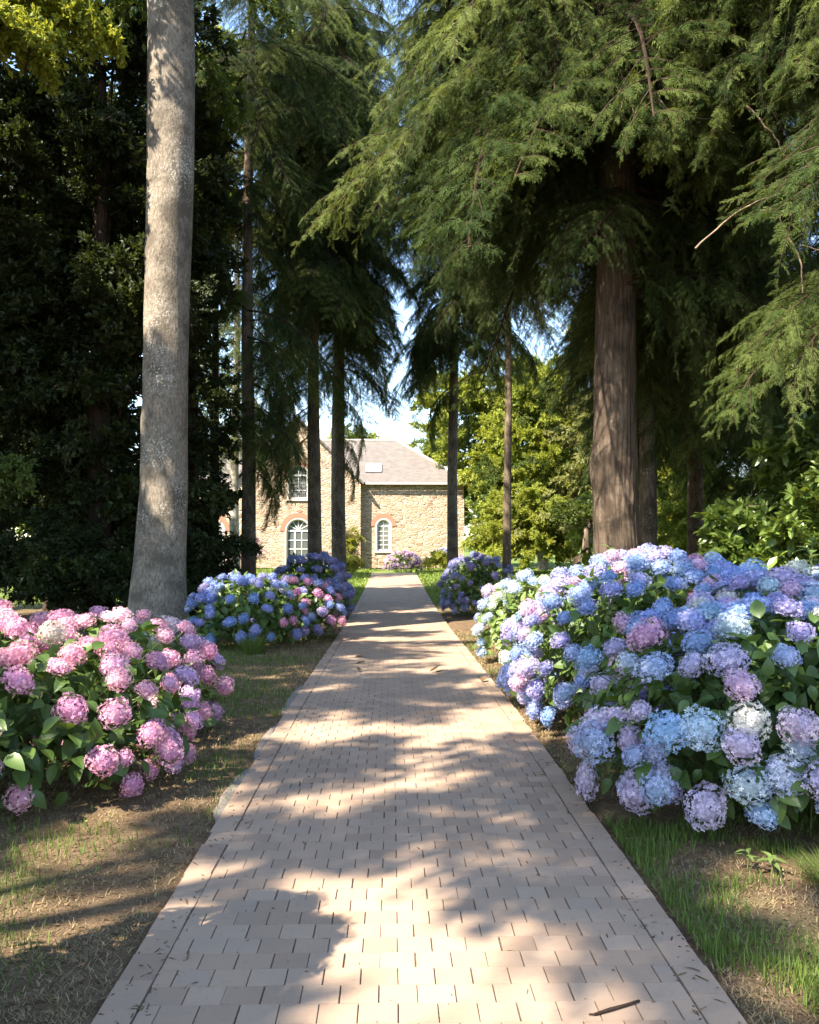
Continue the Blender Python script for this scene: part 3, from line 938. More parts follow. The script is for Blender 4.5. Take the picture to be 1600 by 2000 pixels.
def conifer(name, label, loc, height, r0, boughs, z0, z1, n, L0, L1, seed, bark_='bark_pine', group=None, lean=(0, 0), el=(-0.25, 0.15), skip=None, trunk_kw=None, radii=None, cat='tree', azb=None):
    g = np.random.default_rng(seed)
    root = empty(name, loc)
    tag(root, label, cat, group)
    kw = dict(nseg=20, rings=70, rough=0.04, flare=0.25, flare_h=0.5, seed=seed)
    if trunk_kw: kw.update(trunk_kw)
    hs = np.linspace(0, 1, 7)
    pts = np.stack([lean[0] * hs + 0.05 * np.sin(hs * 9 + seed), lean[1] * hs, -0.1 + (height + 0.1) * hs], -1)
    if radii is None:
        radii = r0 * (1 - 0.72 * hs)
    link('trunk', trunk_mesh('trunk', pts, radii, MAT[bark_], **kw), root)
    az = g.random() * 6.28
    for i in range(n):
        f = (i + g.random()) / n
        z = z0 + (z1 - z0) * f
        az += 2.39996 + g.normal(0, 0.35)
        a_ = az if azb is None else azb[0] + g.normal(0, azb[1])
        L = (L0 + (L1 - L0) * f) * g.uniform(0.65, 1.2)
        if skip and skip(z, a_ % 6.2832, L): continue
        t = z / height
        p = Vector((lean[0] * t, lean[1] * t, z))
        if in_gap(np.array(loc) + np.array(p) + np.array([math.cos(a_), math.sin(a_), -0.3]) * L * 0.55, L * 0.25): continue
        place_bough(root, boughs[g.integers(len(boughs))], p, a_, g.uniform(*el), L, g.normal(0, 0.25), sq=g.uniform(0.85, 1.25))
    return root

def crown_tree(name, label, loc, boughs, lobes, n, L, seed, trunk=None, bark_='bark_grey', group=None, cat='tree', inner=0.35, lowcut=0.05, out_el=0.2, bare=False):
    """broadleaf: lobes (x, y, z, rx, ry, rz) relative to loc; boughs spring outwards from inside each lobe"""
    g = np.random.default_rng(seed)
    root = empty(name, loc)
    tag(root, label, cat, group)
    vol = np.array([l[3] * l[4] * l[5] for l in lobes]) ** (2 / 3)
    pr_ = vol / vol.sum()
    for i in range(n):
        l = lobes[g.choice(len(lobes), p=pr_)]
        d = nrm(g.normal(0, 1, 3))
        if d[2] < -0.55: d[2] *= -1
        rad = 1 - (1 - inner) * g.random() ** 1.6
        Lb = L * g.uniform(0.7, 1.25)
        tip = np.array(l[:3]) + d * np.array(l[3:]) * rad
        dd = nrm(d * np.array([1, 1, 0.6]) + g.normal(0, 0.35, 3) + np.array([0, 0, out_el - 0.2]))
        p = tip - dd * Lb * 0.85
        if tip[2] < lowcut: continue
        p[2] = max(p[2], 0.1)
        if in_gap(np.array(loc) + p + dd * Lb * 0.5, Lb * 0.22): continue
        place_bough(root, boughs[g.integers(len(boughs))], Vector(p), math.atan2(dd[1], dd[0]), math.asin(np.clip(dd[2], -1, 1)), Lb, g.uniform(-0.6, 0.6))
    if trunk:
        h, r = trunk
        hs = np.linspace(0, 1, 6)
        c = np.mean([l[:2] for l in lobes], axis=0)
        pts = np.stack([c[0] * .25 * hs ** 2, c[1] * .25 * hs ** 2, -0.1 + h * hs], -1)
        link('trunk', trunk_mesh('trunk', pts, r * (1 - 0.7 * hs), MAT[bark_], nseg=14, rings=34, seed=seed), root)
        a = Acc()
        for l in lobes:
            s = np.linspace(0, 1, 7)[:, None]
            p0 = np.array([c[0] * .08, c[1] * .08, h * 0.55]); p1 = np.array(l[:3])
            q = p0 + (p1 - p0) * s + np.array([0, 0, 0.4]) * np.sin(s * np.pi)
            a.tube(q, r * 0.34 * (1 - 0.85 * s[:, 0]), 7)
        if not bare: link('limb', a.mesh('limb', [MAT[bark_]], True), root)['kind'] = 'stuff'
    return root

# ------------------------------------------------------------------ trees in view
# grey beech on the left
hs = np.array([0, 1.2, 2.5, 4, 6, 8, 10, 12.5, 16])
beech = empty('beech_tree', (-3.87, 14.6, float(gz(14.6))))
tag(beech, 'thick smooth grey trunk rising out of frame behind the pink hydrangeas', 'tree')
link('trunk', trunk_mesh('beech_trunk', np.stack([np.array([-0.02, 0.0, 0.05, 0.07, 0.08, 0.13, 0.11, 0.08, 0.1]), 0 * hs, hs - 0.05 * (hs == 0)], -1),
     [0.455, 0.41, 0.39, 0.375, 0.375, 0.38, 0.395, 0.385, 0.33], MAT['bark_grey'], nseg=48, rings=110, rough=0.035, flare=0.28, flare_h=0.55, seed=3,
     knots=[(4.0, 3.7, 0.22, 0.05), (5.3, 4.1, 0.3, 0.04), (4.6, 7.2, 0.2, 0.03), (5.5, 2.6, 0.25, 0.03)]), beech)
g = np.random.default_rng(31)
for i in range(70):
    az = g.random() * 6.28; z = g.uniform(12, 17)
    r = g.uniform(0.8, 4.2)
    if in_gap((-3.87 + (r + .8) * math.cos(az), 14.6 + (r + .8) * math.sin(az), z), .6): continue
    place_bough(beech, MID[g.integers(3)], Vector((r * math.cos(az), r * math.sin(az), z - r * 0.15)), az + g.normal(0, .5), g.uniform(-.4, .3), g.uniform(1.3, 2.2), g.normal(0, .4))

# big red-brown cedar on the right
cedar_r = [0.43, 0.385, 0.40, 0.355, 0.335, 0.31, 0.22]
def cedar_skip(z, a, L):
    return False
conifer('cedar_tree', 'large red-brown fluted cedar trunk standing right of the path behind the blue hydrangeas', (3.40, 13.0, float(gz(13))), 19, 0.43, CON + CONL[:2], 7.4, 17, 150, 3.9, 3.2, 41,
        bark_='bark_cedar', el=(-0.30, 0.12),
        trunk_kw=dict(nseg=120, rings=220, rough=0.05, flare=0.25, flare_h=0.6, ridges=0.055, nrid=30,
                      knots=[(4.5, 5.1, .11, .05), (4.75, 4.25, .10, .06), (5.3, 4.8, .1, .05), (4.55, 3.3, .12, .05), (3.6, 2.75, .3, .10), (3.9, 2.1, .2, .07), (5.0, 2.3, .12, .05), (4.3, 6.0, .1, .04)]),
        radii=np.array([0.335, 0.325, 0.27, 0.255, 0.24, 0.21, 0.10]))

g = np.random.default_rng(47)
cd_ = [o for o in COL.objects if o.name == 'cedar_tree'][0]
for i in range(34):      # lower boughs on the cedar's right and rear side
    place_bough(cd_, (CON + CONL)[g.integers(7)], Vector((0, 0, g.uniform(5.4, 8.0))), g.uniform(-0.75, 1.3), g.uniform(-.55, -.05), g.uniform(2.4, 4.0), g.normal(0, .3))
for i in range(12):      # a few short ones on the path side
    place_bough(cd_, CON[g.integers(4)], Vector((0, 0, g.uniform(6.4, 8.2))), g.uniform(2.4, 4.6), g.uniform(-.5, 0), g.uniform(1.8, 3.0), g.normal(0, .3))
# near cypress whose trunk stands just right of the frame
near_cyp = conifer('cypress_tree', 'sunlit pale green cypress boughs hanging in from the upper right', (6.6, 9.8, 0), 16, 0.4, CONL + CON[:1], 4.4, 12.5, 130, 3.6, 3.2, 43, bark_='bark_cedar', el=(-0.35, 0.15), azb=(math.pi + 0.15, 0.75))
# bare pale twigs hanging in the cypress
g = np.random.default_rng(9)
TW = [((3.05, 10.6, 8.1), (3.15, 10.5, 7.2), (3.4, 10.4, 6.75), (3.9, 10.4, 6.72)),
      ((4.2, 10.0, 6.9), (4.45, 9.95, 6.6), (4.65, 9.9, 6.2)),
      ((4.0, 9.6, 6.5), (4.35, 9.6, 6.1), (4.45, 9.6, 5.75)),
      ((4.3, 9.4, 5.0), (4.5, 9.4, 4.7), (4.52, 9.4, 4.2), (4.65, 9.4, 3.9)),
      ((5.1, 9.4, 5.6), (5.22, 9.4, 5.0), (5.3, 9.4, 4.2)),
      ((5.4, 9.6, 5.5), (5.2, 9.6, 4.9), (4.95, 9.6, 4.8), (4.6, 9.6, 4.9)),
      ((3.4, 9.6, 4.85), (3.9, 9.6, 5.3), (4.4, 9.6, 5.5)),
      ((3.9, 9.8, 7.6), (4.05, 9.8, 7.2), (3.95, 9.8, 6.8))]
for tw in TW:
    p = np.array(tw); s = np.linspace(0, len(p) - 1, 14)
    q = np.stack([np.interp(s, np.arange(len(p)), p[:, k]) for k in range(3)], -1)
    for _ in range(2):
        q[1:-1] = (q[:-2] + q[1:-1] * 2 + q[2:]) / 4
    q += g.normal(0, 0.006, q.shape)
    a = Acc().tube(q - np.array([6.6, 9.8, 0]), np.linspace(0.012, 0.005, 14), 6)
    link('bare_branch', a.mesh('bare_branch', [MAT['twig_pale']], True), near_cyp)

AV = 'slim conifers lining the path'
conifer('conifer_tree', 'tall slim dark conifer trunk nearest the grey trunk on the left', (-3.73, 22.5, float(gz(22))), 21, 0.20, CON + CONL[:1], 6.5, 19, 36, 2.1, 2.0, 51, group=AV, el=(-0.5, 0.0),
        skip=lambda z, a, L: z < 13 and (1.9 < a < 4.3))
conifer('conifer_tree', 'slim conifer trunk standing in front of the arched door of the house', (-2.28, 25.5, float(gz(25))), 22, 0.215, SPR + CONL[:2], 8.6, 19, 84, 2.7, 2.7, 52, group=AV, el=(-0.5, 0.05))
conifer('conifer_tree', 'slim conifer trunk between the arched door and the small arched window', (-1.72, 28.3, float(gz(28))), 23, 0.25, CON + CONL, 8.4, 20, 84, 2.7, 2.7, 53, group=AV, el=(-0.6, 0.0))
conifer('conifer_tree', 'slim mossy conifer trunk at the right corner of the stone house', (2.12, 30.0, float(gz(30))), 23, 0.20, SPR + CON[:2] + CONL[:1], 8.4, 21, 100, 3.0, 2.8, 54, group=AV, el=(-0.55, 0.05))
conifer('conifer_tree', 'thinnest straight pole-like conifer trunk standing before the round green bush', (3.46, 26.0, float(gz(26))), 20, 0.135, SPR + CON[:2], 9.4, 19, 100, 2.7, 2.4, 55, group=AV, el=(-0.55, 0.0))
# hanging low boughs on the middle trunks
for k_, nb in enumerate((14, 62, 62, 46, 40)):
    tr_ = [o for o in COL.objects if o.name.startswith('conifer_tree') and o.parent is None][k_]
    g = np.random.default_rng(700 + k_)
    for i in range(nb):
        z_, az_, L_ = g.uniform(8.6, 17.5), g.random() * 6.28, g.uniform(2.0, 3.3)
        if in_gap(np.array(tr_.location) + np.array([math.cos(az_) * L_ * .5, math.sin(az_) * L_ * .5, z_ - .15 * L_]), L_ * .25): continue
        place_bough(tr_, (SPR[:3] + CONL + CON[:1] if k_ in (1, 3, 4) else CON[:4] + CONL)[g.integers(7)], Vector((0, 0, z_)), az_, g.uniform(-.45, .1), L_, g.normal(0, .25))
trees_ = [o for o in COL.objects if o.name.startswith('conifer_tree') and o.parent is None]
g = np.random.default_rng(77)
for (k, z, az, L, me) in ((2, 5.2, 0.2, 1.6, SPR[1]), (2, 4.6, 0.3, 1.5, SPR[2]), (2, 6.4, 0.2, 2.0, CONL[1]), (2, 7.2, -1.2, 2.2, CONL[2]), (1, 7.6, -1.4, 2.3, CONL[1]), (1, 8.2, -2.2, 2.4, CONL[0]), (3, 7.2, 2.9, 2.2, SPR[2]), (3, 7.0, 3.3, 1.9, SPR[1]), (3, 6.9, 0.2, 1.9, SPR[3]),
                        (1, 6.6, 3.1, 2.4, CONL[0]), (1, 5.8, 3.4, 2.0, CONL[0]), (1, 5.0, 2.8, 2.1, CONL[1]), (0, 4.6, 0.1, 2.1, CONL[1]), (0, 5.0, -0.7, 2.2, CONL[0]), (0, 5.9, 0.0, 2.6, CONL[2]), (0, 3.7, -.2, 1.6, CONL[0]), (1, 5.6, 3.0, 2.2, CONL[2]), (0, 6.6, -.4, 2.6, CON[2]), (2, 7.4, 3.6, 2.2, CONL[0]), (1, 7.2, 0.2, 2.0, SPR[0]), (0, 5.3, -0.3, 2.3, CON[1]), (0, 4.0, 0.3, 1.8, CONL[2]), (4, 8.2, 0.1, 2.0, SPR[0]), (4, 8.0, 3.2, 1.7, SPR[2])):
    place_bough(trees_[k], me, Vector((0, 0, z)), az, -0.75, L, 0.2)

g = np.random.default_rng(78)
for (k, zr, azr, Lr, nb, ms) in ((0, (10, 16.5), (-2.4, -0.6), (1.6, 2.2), 8, CON + CONL), (1, (10, 17), (-2.5, -0.5), (1.8, 2.8), 18, CON + CONL), (2, (9, 16), (-2.4, -0.4), (1.8, 2.8), 10, CON + CONL),
                              (0, (4.4, 8.0), (-0.9, 0.4), (1.8, 2.7), 8, CONL + SPR), (1, (5.6, 8.6), (2.4, 4.4), (1.8, 2.6), 6, CONL + SPR), (2, (6.6, 9.5), (-0.7, 0.7), (1.8, 2.8), 6, CONL + SPR), (3, (7.4, 10), (2.5, 3.9), (2.0, 3.0), 7, SPR + CONL)):
    for i in range(nb):
        place_bough(trees_[k], ms[g.integers(len(ms))], Vector((0, 0, g.uniform(*zr))), g.uniform(*azr), g.uniform(-.75, -.15), g.uniform(*Lr), g.normal(0, .25))

conifer('conifer_tree', 'sunlit slender trunk directly behind the big cedar trunk', (5.35, 18.2, float(gz(18))), 16, 0.20, CON, 5.2, 15, 80, 3.0, 2.2, 56, bark_='bark_pine', group='conifers behind the cedar', el=(-0.5, 0.05))
conifer('conifer_tree', 'grey conifer trunk with low dark boughs right of the yellow bush', (7.9, 22.6, float(gz(22))), 17, 0.23, CON, 4.6, 16, 105, 3.6, 2.6, 57, group='conifers behind the cedar', el=(-0.5, 0.0))
conifer('conifer_tree', 'dark dense conifer filling the right edge behind the laurel', (10.2, 17.5, float(gz(17))), 17, 0.25, CON, 2.4, 16, 120, 3.8, 2.8, 58, group='conifers behind the cedar', el=(-0.45, 0.05))
# pale sunlit far trunk on the left
conifer('conifer_tree', 'pale sunlit trunk standing far back left near the house', (-6.3, 35.0, float(gz(35))), 17, 0.22, CONL, 5.2, 16, 60, 2.6, 2.0, 59, bark_='bark_pale', el=(-0.5, 0.05), trunk_kw=dict(nseg=16))

# dark broadleaf mass on the left
DG = 'dark evergreen trees on the left'
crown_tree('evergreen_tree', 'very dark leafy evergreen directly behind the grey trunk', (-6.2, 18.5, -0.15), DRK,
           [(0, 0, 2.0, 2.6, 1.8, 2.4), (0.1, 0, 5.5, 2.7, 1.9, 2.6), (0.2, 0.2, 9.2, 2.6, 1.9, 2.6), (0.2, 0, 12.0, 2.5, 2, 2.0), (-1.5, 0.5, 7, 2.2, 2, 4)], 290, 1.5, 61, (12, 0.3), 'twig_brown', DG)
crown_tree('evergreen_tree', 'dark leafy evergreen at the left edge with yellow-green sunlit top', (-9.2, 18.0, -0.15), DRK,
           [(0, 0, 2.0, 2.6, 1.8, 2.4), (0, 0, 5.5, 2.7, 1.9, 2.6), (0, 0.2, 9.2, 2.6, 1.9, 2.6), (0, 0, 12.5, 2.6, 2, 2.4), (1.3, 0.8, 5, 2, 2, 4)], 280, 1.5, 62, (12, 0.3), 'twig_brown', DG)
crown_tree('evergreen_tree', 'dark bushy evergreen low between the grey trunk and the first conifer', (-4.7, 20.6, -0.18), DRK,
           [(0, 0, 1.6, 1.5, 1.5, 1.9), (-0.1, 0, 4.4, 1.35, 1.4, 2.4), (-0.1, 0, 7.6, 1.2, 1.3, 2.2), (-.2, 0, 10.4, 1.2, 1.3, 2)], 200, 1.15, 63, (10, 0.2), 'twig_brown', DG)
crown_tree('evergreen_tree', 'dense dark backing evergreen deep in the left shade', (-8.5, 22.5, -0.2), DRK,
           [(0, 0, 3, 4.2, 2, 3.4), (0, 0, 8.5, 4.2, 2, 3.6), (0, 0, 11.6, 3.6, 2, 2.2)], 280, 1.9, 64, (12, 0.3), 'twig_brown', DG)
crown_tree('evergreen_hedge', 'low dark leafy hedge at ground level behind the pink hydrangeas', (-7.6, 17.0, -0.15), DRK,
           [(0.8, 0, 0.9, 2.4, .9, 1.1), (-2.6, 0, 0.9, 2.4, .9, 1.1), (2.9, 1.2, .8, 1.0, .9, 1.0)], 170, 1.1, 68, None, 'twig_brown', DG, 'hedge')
crown_tree('broadleaf_tree', 'bright yellow-green leaf sprays in the top left corner', (-8.3, 13.5, 0), BRT,
           [(2.0, 0.3, 9.9, 1.9, 1.2, 1.3), (0.0, 0.3, 9.9, 1.8, 1.2, 1.5), (0.4, 0, 8.0, 0.5, .6, .4)], 90, 1.15, 65, (9.5, 0.22), 'twig_brown')
crown_tree('broadleaf_tree', 'loose light green leafy top between the grey trunk and the sky gaps', (-5.0, 24.5, -0.2), BRT + MID,
           [(0.2, 0, 13.8, 1.5, 1.4, 2.6), (0.1, 0, 11, 1.1, 1.2, 1.6)], 70, 1.3, 66, (13, 0.16), 'twig_brown')
crown_tree('broadleaf_shrub', 'small leafy branch reaching in at the left edge below the dark trees', (-6.4, 12.6, 0), MID,
           [(0.5, 0, 2.5, 0.9, 0.7, 0.28), (0.2, 0, 2.1, .7, .6, .3)], 22, 0.9, 67, (2.4, 0.04), 'twig_brown', None, 'shrub')

# trees out on the left whose crowns shade the path
SG = 'tall broadleaf trees left of the frame'
def shade_tree(label, loc, lobes, n, L, seed, me=MID):
    crown_tree('broadleaf_tree', label, loc, me, lobes, n, L, seed, (lobes[0][2], 0.32 if seed != 76 else 0.16), 'bark_grey', SG)
shade_tree('tall broadleaf tree just behind and left of the viewer', (-8.0, -4.5, 0), [(0, 0, 8.5, 3.0, 3.2, 2.6), (0.5, 0, 12, 2.6, 2.6, 2)], 270, 1.35, 71)
shade_tree('tall broadleaf tree left of the viewer beyond the pink hydrangeas', (-9.3, 1.0, 0), [(0, 0, 9, 2.8, 2.9, 2.8), (0, 0, 12.8, 2.4, 2.6, 2)], 280, 1.35, 72)
shade_tree('tall broadleaf tree off the left edge abreast of the grey trunk', (-9.6, 6.6, 0), [(0, 0, 9, 2.8, 3.0, 2.8), (0, 0, 12.5, 2.5, 2.8, 2)], 280, 1.35, 73)
shade_tree('tall broadleaf tree far off the left edge shading the dark evergreens', (-13.5, 12.0, 0), [(0, 0, 7, 3.4, 3.6, 3.4), (0, 0, 12.5, 3.4, 3.4, 3.2)], 280, 2.0, 74)
shade_tree('tall broadleaf tree behind the viewer on the left of the path', (-13.0, -2.0, 0), [(0, 0, 9, 3.0, 3.6, 3), (0, 0, 13, 3, 3.4, 2.6)], 240, 1.7, 75)
shade_tree('broadleaf tree added behind the viewer to spread shade over the path', (-8.2, -1.6, 0), [(1.6, 0.8, 9.3, 2.0, 2.0, 1.4), (4.8, 1.8, 9.4, 2.2, 1.7, 1.2), (3.2, -1.0, 6.4, 1.8, 1.9, 1.2), (7.2, 3.6, 9.0, 1.8, 1.6, 1.0)], 250, 1.25, 76)  # unseen, added to shade the path and the right-hand hydrangeas
shade_tree('broadleaf tree added off the left edge to shade the grey trunk', (-10.4, 11.0, 0), [(0, 0, 6.0, 2.4, 2.4, 2.2), (0, 0, 9.5, 2.4, 2.4, 2.0)], 200, 1.5, 77)  # unseen crown added to keep sun off the grey trunk

# ------------------------------------------------------------------ background greenery
BG = 'sunlit trees beyond the house'
crown_tree('broadleaf_tree', 'rounded sunlit yellow-green tree right of the house roof', (6.2, 51.5, 0), BRT, [(0, 0, 4.5, 4.4, 3, 4), (-1.6, 0, 8.9, 3.4, 3, 3.0), (2.2, 0, 9.4, 3.6, 3, 3.4)], 298, 1.7, 81, (8, .3), 'bark_grey', BG)
crown_tree('broadleaf_tree', 'green tree with shaded lower side behind the thin conifer pole', (7.9, 45.5, 0), BRT + MID[:1], [(0, 0, 3.6, 2.8, 2.4, 3.4), (0, 0, 7.6, 2.6, 2.2, 2.8)], 240, 1.4, 82, (7, .25), 'bark_grey', BG)
crown_tree('broadleaf_tree', 'tall pale feathery tree left of the cedar trunk', (10.0, 44.5, 0), PAL, [(0, 0, 3.2, 2.4, 2, 3.2), (0.2, 0, 7, 2.2, 2, 3), (0.3, 0, 10.8, 1.7, 1.6, 2.6)], 280, 1.3, 83, (10, .2), 'bark_pine', BG)
crown_tree('broadleaf_tree', 'dark green tree between the house corner and the bush', (5.4, 46.5, 0), MID + BRT[:1], [(0, 0, 2.2, 1.6, 1.6, 2.3), (0.2, 0, 4.4, 1.3, 1.4, 1.8)], 150, 1.1, 84, (4, .15), 'bark_grey', BG)
crown_tree('round_bush', 'big rounded light green bush behind the thin conifer pole', (6.2, 40.5, 0), YEL[:1] + PAL[:1] + BRT, [(0, 0, 1.9, 2.5, 2.0, 2.3), (-1.2, -.2, 1.2, 1.7, 1.6, 1.6), (1.2, 0, 1.5, 1.8, 1.6, 1.8)], 290, 1.1, 85, None, group=None, cat='bush')
crown_tree('yellow_bush', 'bright yellow-green bush lit by sun right of the cedar trunk', (12.1, 36.2, -0.1), YEL, [(0, 0, 1.8, 2.4, 1.6, 2.1)], 170, 1.1, 86, None, cat='bush')
crown_tree('feathery_shrub', 'pale feathery shrub low beside the cedar trunk', (8.7, 38.2, 0), PAL + BRT[:1], [(0, 0, 1.7, 1.3, 1.2, 1.9)], 90, 0.9, 87, None, cat='bush')
crown_tree('laurel_shrub', 'broad glossy green laurel shrub at the right edge behind the hydrangeas', (6.2, 12.6, -0.05), LAU, [(0, 0, 1.3, 1.7, 1.2, 1.5), (0.5, 0, 2.4, 1.4, 1.2, 1.1), (-0.9, 0.2, 0.9, 1.0, 1.0, 1.0)], 130, 1.0, 88, None, cat='shrub')
crown_tree('laurel_shrub', 'darker green shrub behind the glossy laurel at the right edge', (8.6, 15.4, -0.1), LAU + BRT, [(0, 0, 1.6, 2.2, 1.5, 1.8), (0.4, 0, 3.4, 2.0, 1.4, 1.3)], 140, 1.2, 89, None, cat='shrub')
for i, (x, y, h, lab) in enumerate(((14, 44, 9, 'sunlit broadleaf tree far right beyond the yellow bush'), (19, 36, 10, 'tall broadleaf tree at the far right seen between trunks'), (14.5, 58, 12, 'distant tall tree behind the pale feathery tree'),
                                    (-3, 66, 10.5, 'distant tree rising behind the house roof'), (-16, 40, 10, 'distant tree left of the house behind the dark evergreens'), (-12, 31, 9, 'mid distance tree glimpsed through the dark evergreens'), (11.5, 33, 6, 'leafy tree behind the bright yellow bush'), (3.5, 72, 11, 'hazy distant tree above the blue grey roof'))):
    crown_tree('broadleaf_tree', lab, (x, y, 0), (BRT + MID) if i % 2 else BRT, [(0, 0, h * .35, h * .33, h * .3, h * .33), (0, 0, h * .68, h * .28, h * .26, h * .3)], 170, h * 0.17, 400 + i, (h * .7, .25), 'bark_grey', 'distant background trees')
# far wood closing the horizon
a = Acc()
g = np.random.default_rng(5)
N = 26000
th = g.uniform(0, 2 * np.pi, N); rr_ = g.uniform(95, 125, N)
hh_ = (7 + 5 * vnoise(th * 14, th * 0, 2)) * np.sqrt(g.random(N))
P = np.stack([rr_ * np.cos(th), rr_ * np.sin(th) + 20, hh_], -1)
M = frames(g.normal(0, 1, (N, 3)), g.normal(0, 1, (N, 3)) + [0, 0, .6]) * g.uniform(0.9, 2.0, N)[:, None, None]
V, F = inst(LEAF2[0], LEAF2[1], M, P)
a.add(V, F, v=np.repeat(g.random(N), 4))
fw = link('far_wood', a.mesh('far_wood', [MAT['mid_leaf']])); tag(fw, 'distant green wood closing the horizon all round', 'wood', kind='stuff')

# little shrubs and stems near the house
crown_tree('rose_bush', 'loose rose bush between the two middle trunks by the wall', (-2.3, 46.5, 0), ROS + YEL[:1], [(0, 0, 1.0, .95, .8, 1.2)], 60, 0.8, 501, None, cat='bush')
crown_tree('lavender_bush', 'pale pink flowering bush left of the arched door', (-7.6, 46.5, 0), LAV + ROS[:1], [(0, 0, 0.9, 1.0, .8, .9)], 55, 0.8, 502, None, cat='bush')
crown_tree('yellow_shrub', 'low yellow-green shrub left of the path end', (-2.0, 41.0, 0), YEL, [(0, 0, .4, .8, .8, .5)], 34, 0.6, 503, None, cat='bush', group='low yellow-green shrubs at the path end')
crown_tree('yellow_shrub', 'low yellow-green shrub right of the path end', (2.15, 42.0, 0), YEL, [(0, 0, .5, .85, .8, .6)], 36, 0.6, 504, None, cat='bush', group='low yellow-green shrubs at the path end')
cs = empty('crooked_stem', (4.15, 20.5, float(gz(20.5))))
tag(cs, 'dark crooked leaning stem left of the cedar trunk', 'tree')
q = np.array([(0, 0, -.1), (0.0, 0, .5), (.05, 0, 0.9), (.22, 0, 1.3), (.42, 0, 1.6), (.45, 0, 2.0), (0.7, 0, 2.5)])
link('trunk', Acc().tube(q, [.16, .13, .12, .11, .085, .07, .03], 10).mesh('crooked_trunk', [MAT['bark_pine']], True), cs)
for i in range(12):
    place_bough(cs, MID[i % 3], Vector((.5, 0, 2.2)), i * 2.4, 0.1 + .05 * i, .9, 0)

# ------------------------------------------------------------------ hydrangeas
def floret_head(name, seed, n=220):
    g = np.random.default_rng(seed)
    i = np.arange(n) + 0.5
    z = 1 - 1.72 * i / n
    ph = i * 2.399963
    r = np.sqrt(np.maximum(0, 1 - z * z))
    d = np.stack([r * np.cos(ph), r * np.sin(ph), z], -1) + g.normal(0, 0.05, (n, 3))
    d = nrm(d)
    lump = 1 + 0.10 * np.sin(d[:, 0] * 3 + seed) * np.cos(d[:, 1] * 4 + seed * 2) + 0.06 * np.sin(d[:, 2] * 5 + d[:, 0] * 4)
    pos = d * (lump * g.uniform(0.84, 1.05, n))[:, None]
    nor = nrm(d + g.normal(0, 0.42, (n, 3)))
    xd = nrm(np.cross(nor, g.normal(0, 1, (n, 3))))
    # floret : four cupped petals
    V = []; Q = []
    for k in range(4):
        a = k * math.pi / 2
        c, s = math.cos(a), math.sin(a)
        loc = [(0.02, 0, -0.02), (0.55, -0.36, 0.10), (0.98, -0.20, 0.10), (1.02, 0.20, 0.12), (0.55, 0.36, 0.08), (0.62, 0, 0.02)]
        b = len(V)
        V += [(x * c - y * s, x * s + y * c, zz) for x, y, zz in loc]
        Q += [(b, b + 1, b + 2, b + 5), (b, b + 5, b + 3, b + 4)]
        Q += [(b + 5, b + 2, b + 3, b + 3)]
    V = np.array(V)
    T = np.array([q for q in Q if q[2] != q[3]]); T3 = np.array([q[:3] for q in Q if q[2] == q[3]])
    M = frames(xd, nor) * (1.88 / math.sqrt(n) * g.uniform(0.75, 1.2, n))[:, None, None]
    VV, F = inst(V, T, M, pos)
    F3 = (T3[None] + (np.arange(n) * len(V))[:, None, None]).reshape(-1, 3)
    a = Acc()
    tone = g.random(n)
    a.add(VV, F, F3, v=np.repeat(tone, len(V)))
    # core
    th = np.linspace(0, 2 * np.pi, 13)[:-1]; phs = np.linspace(0.12, np.pi - 0.5, 7)
    CV = np.array([(0.70 * math.sin(p) * math.cos(t), 0.70 * math.sin(p) * math.sin(t), 0.70 * math.cos(p)) for p in phs for t in th])
    CQ = [(k * 12 + j, k * 12 + (j + 1) % 12, k * 12 + 12 + (j + 1) % 12, k * 12 + 12 + j) for k in range(6) for j in range(12)]
    a.add(CV, [q[::-1] for q in CQ], v=0.12)
    return a.mesh(name, [MAT['petal']])
HEADS = [floret_head('flower_head', s, n) for s, n in ((1, 210), (2, 230), (3, 195), (4, 250))]
HEADS_FAR = [floret_head('flower_head_far', s, 90) for s in (11, 12)]

HLEAF = []
for i in range(3):
    V, Q = leaf_template(5, 0.62, 0.25, 0.18 + 0.12 * i)
    HLEAF.append((V, Q))
def hleaf_meshes(mat, k):
    return [mesh('hydrangea_leaf', V, Q, None, [mat], np.full(len(V), 0.5), smooth=True) for V, Q in HLEAF]
HL = {'hleaf': hleaf_meshes(MAT['hleaf'], 0), 'hleaf_light': hleaf_meshes(MAT['hleaf_light'], 1)}

def s2l(c):
    return tuple(((x / 255) / 12.92 if x / 255 <= 0.04045 else ((x / 255 + 0.055) / 1.055) ** 2.4) for x in c)

PINK = [((238, 166, 184), 6), ((242, 182, 196), 6), ((230, 166, 190), 4), ((226, 178, 202), 2), ((244, 202, 208), 2), ((236, 214, 192), 1)]
PINKEDGE = [((224, 170, 196), 4), ((230, 168, 190), 4), ((212, 176, 208), 2)]
BLUEW = [((176, 186, 214), 4), ((162, 184, 218), 3), ((196, 186, 214), 6), ((212, 194, 214), 5), ((190, 202, 214), 3), ((216, 214, 204), 1), ((220, 188, 208), 1)]
BLUE = [((144, 162, 210), 5), ((156, 174, 214), 4), ((164, 164, 210), 4), ((182, 170, 210), 3), ((210, 176, 200), 2), ((216, 168, 190), 1)]
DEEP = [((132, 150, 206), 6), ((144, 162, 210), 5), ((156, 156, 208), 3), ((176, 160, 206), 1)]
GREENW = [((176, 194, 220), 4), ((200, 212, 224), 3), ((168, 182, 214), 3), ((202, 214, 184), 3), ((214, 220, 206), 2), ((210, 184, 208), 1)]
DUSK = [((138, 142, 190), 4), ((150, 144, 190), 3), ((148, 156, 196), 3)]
FARP = [((200, 160, 190), 3), ((222, 196, 205), 3), ((170, 136, 180), 2), ((230, 215, 215), 1)]

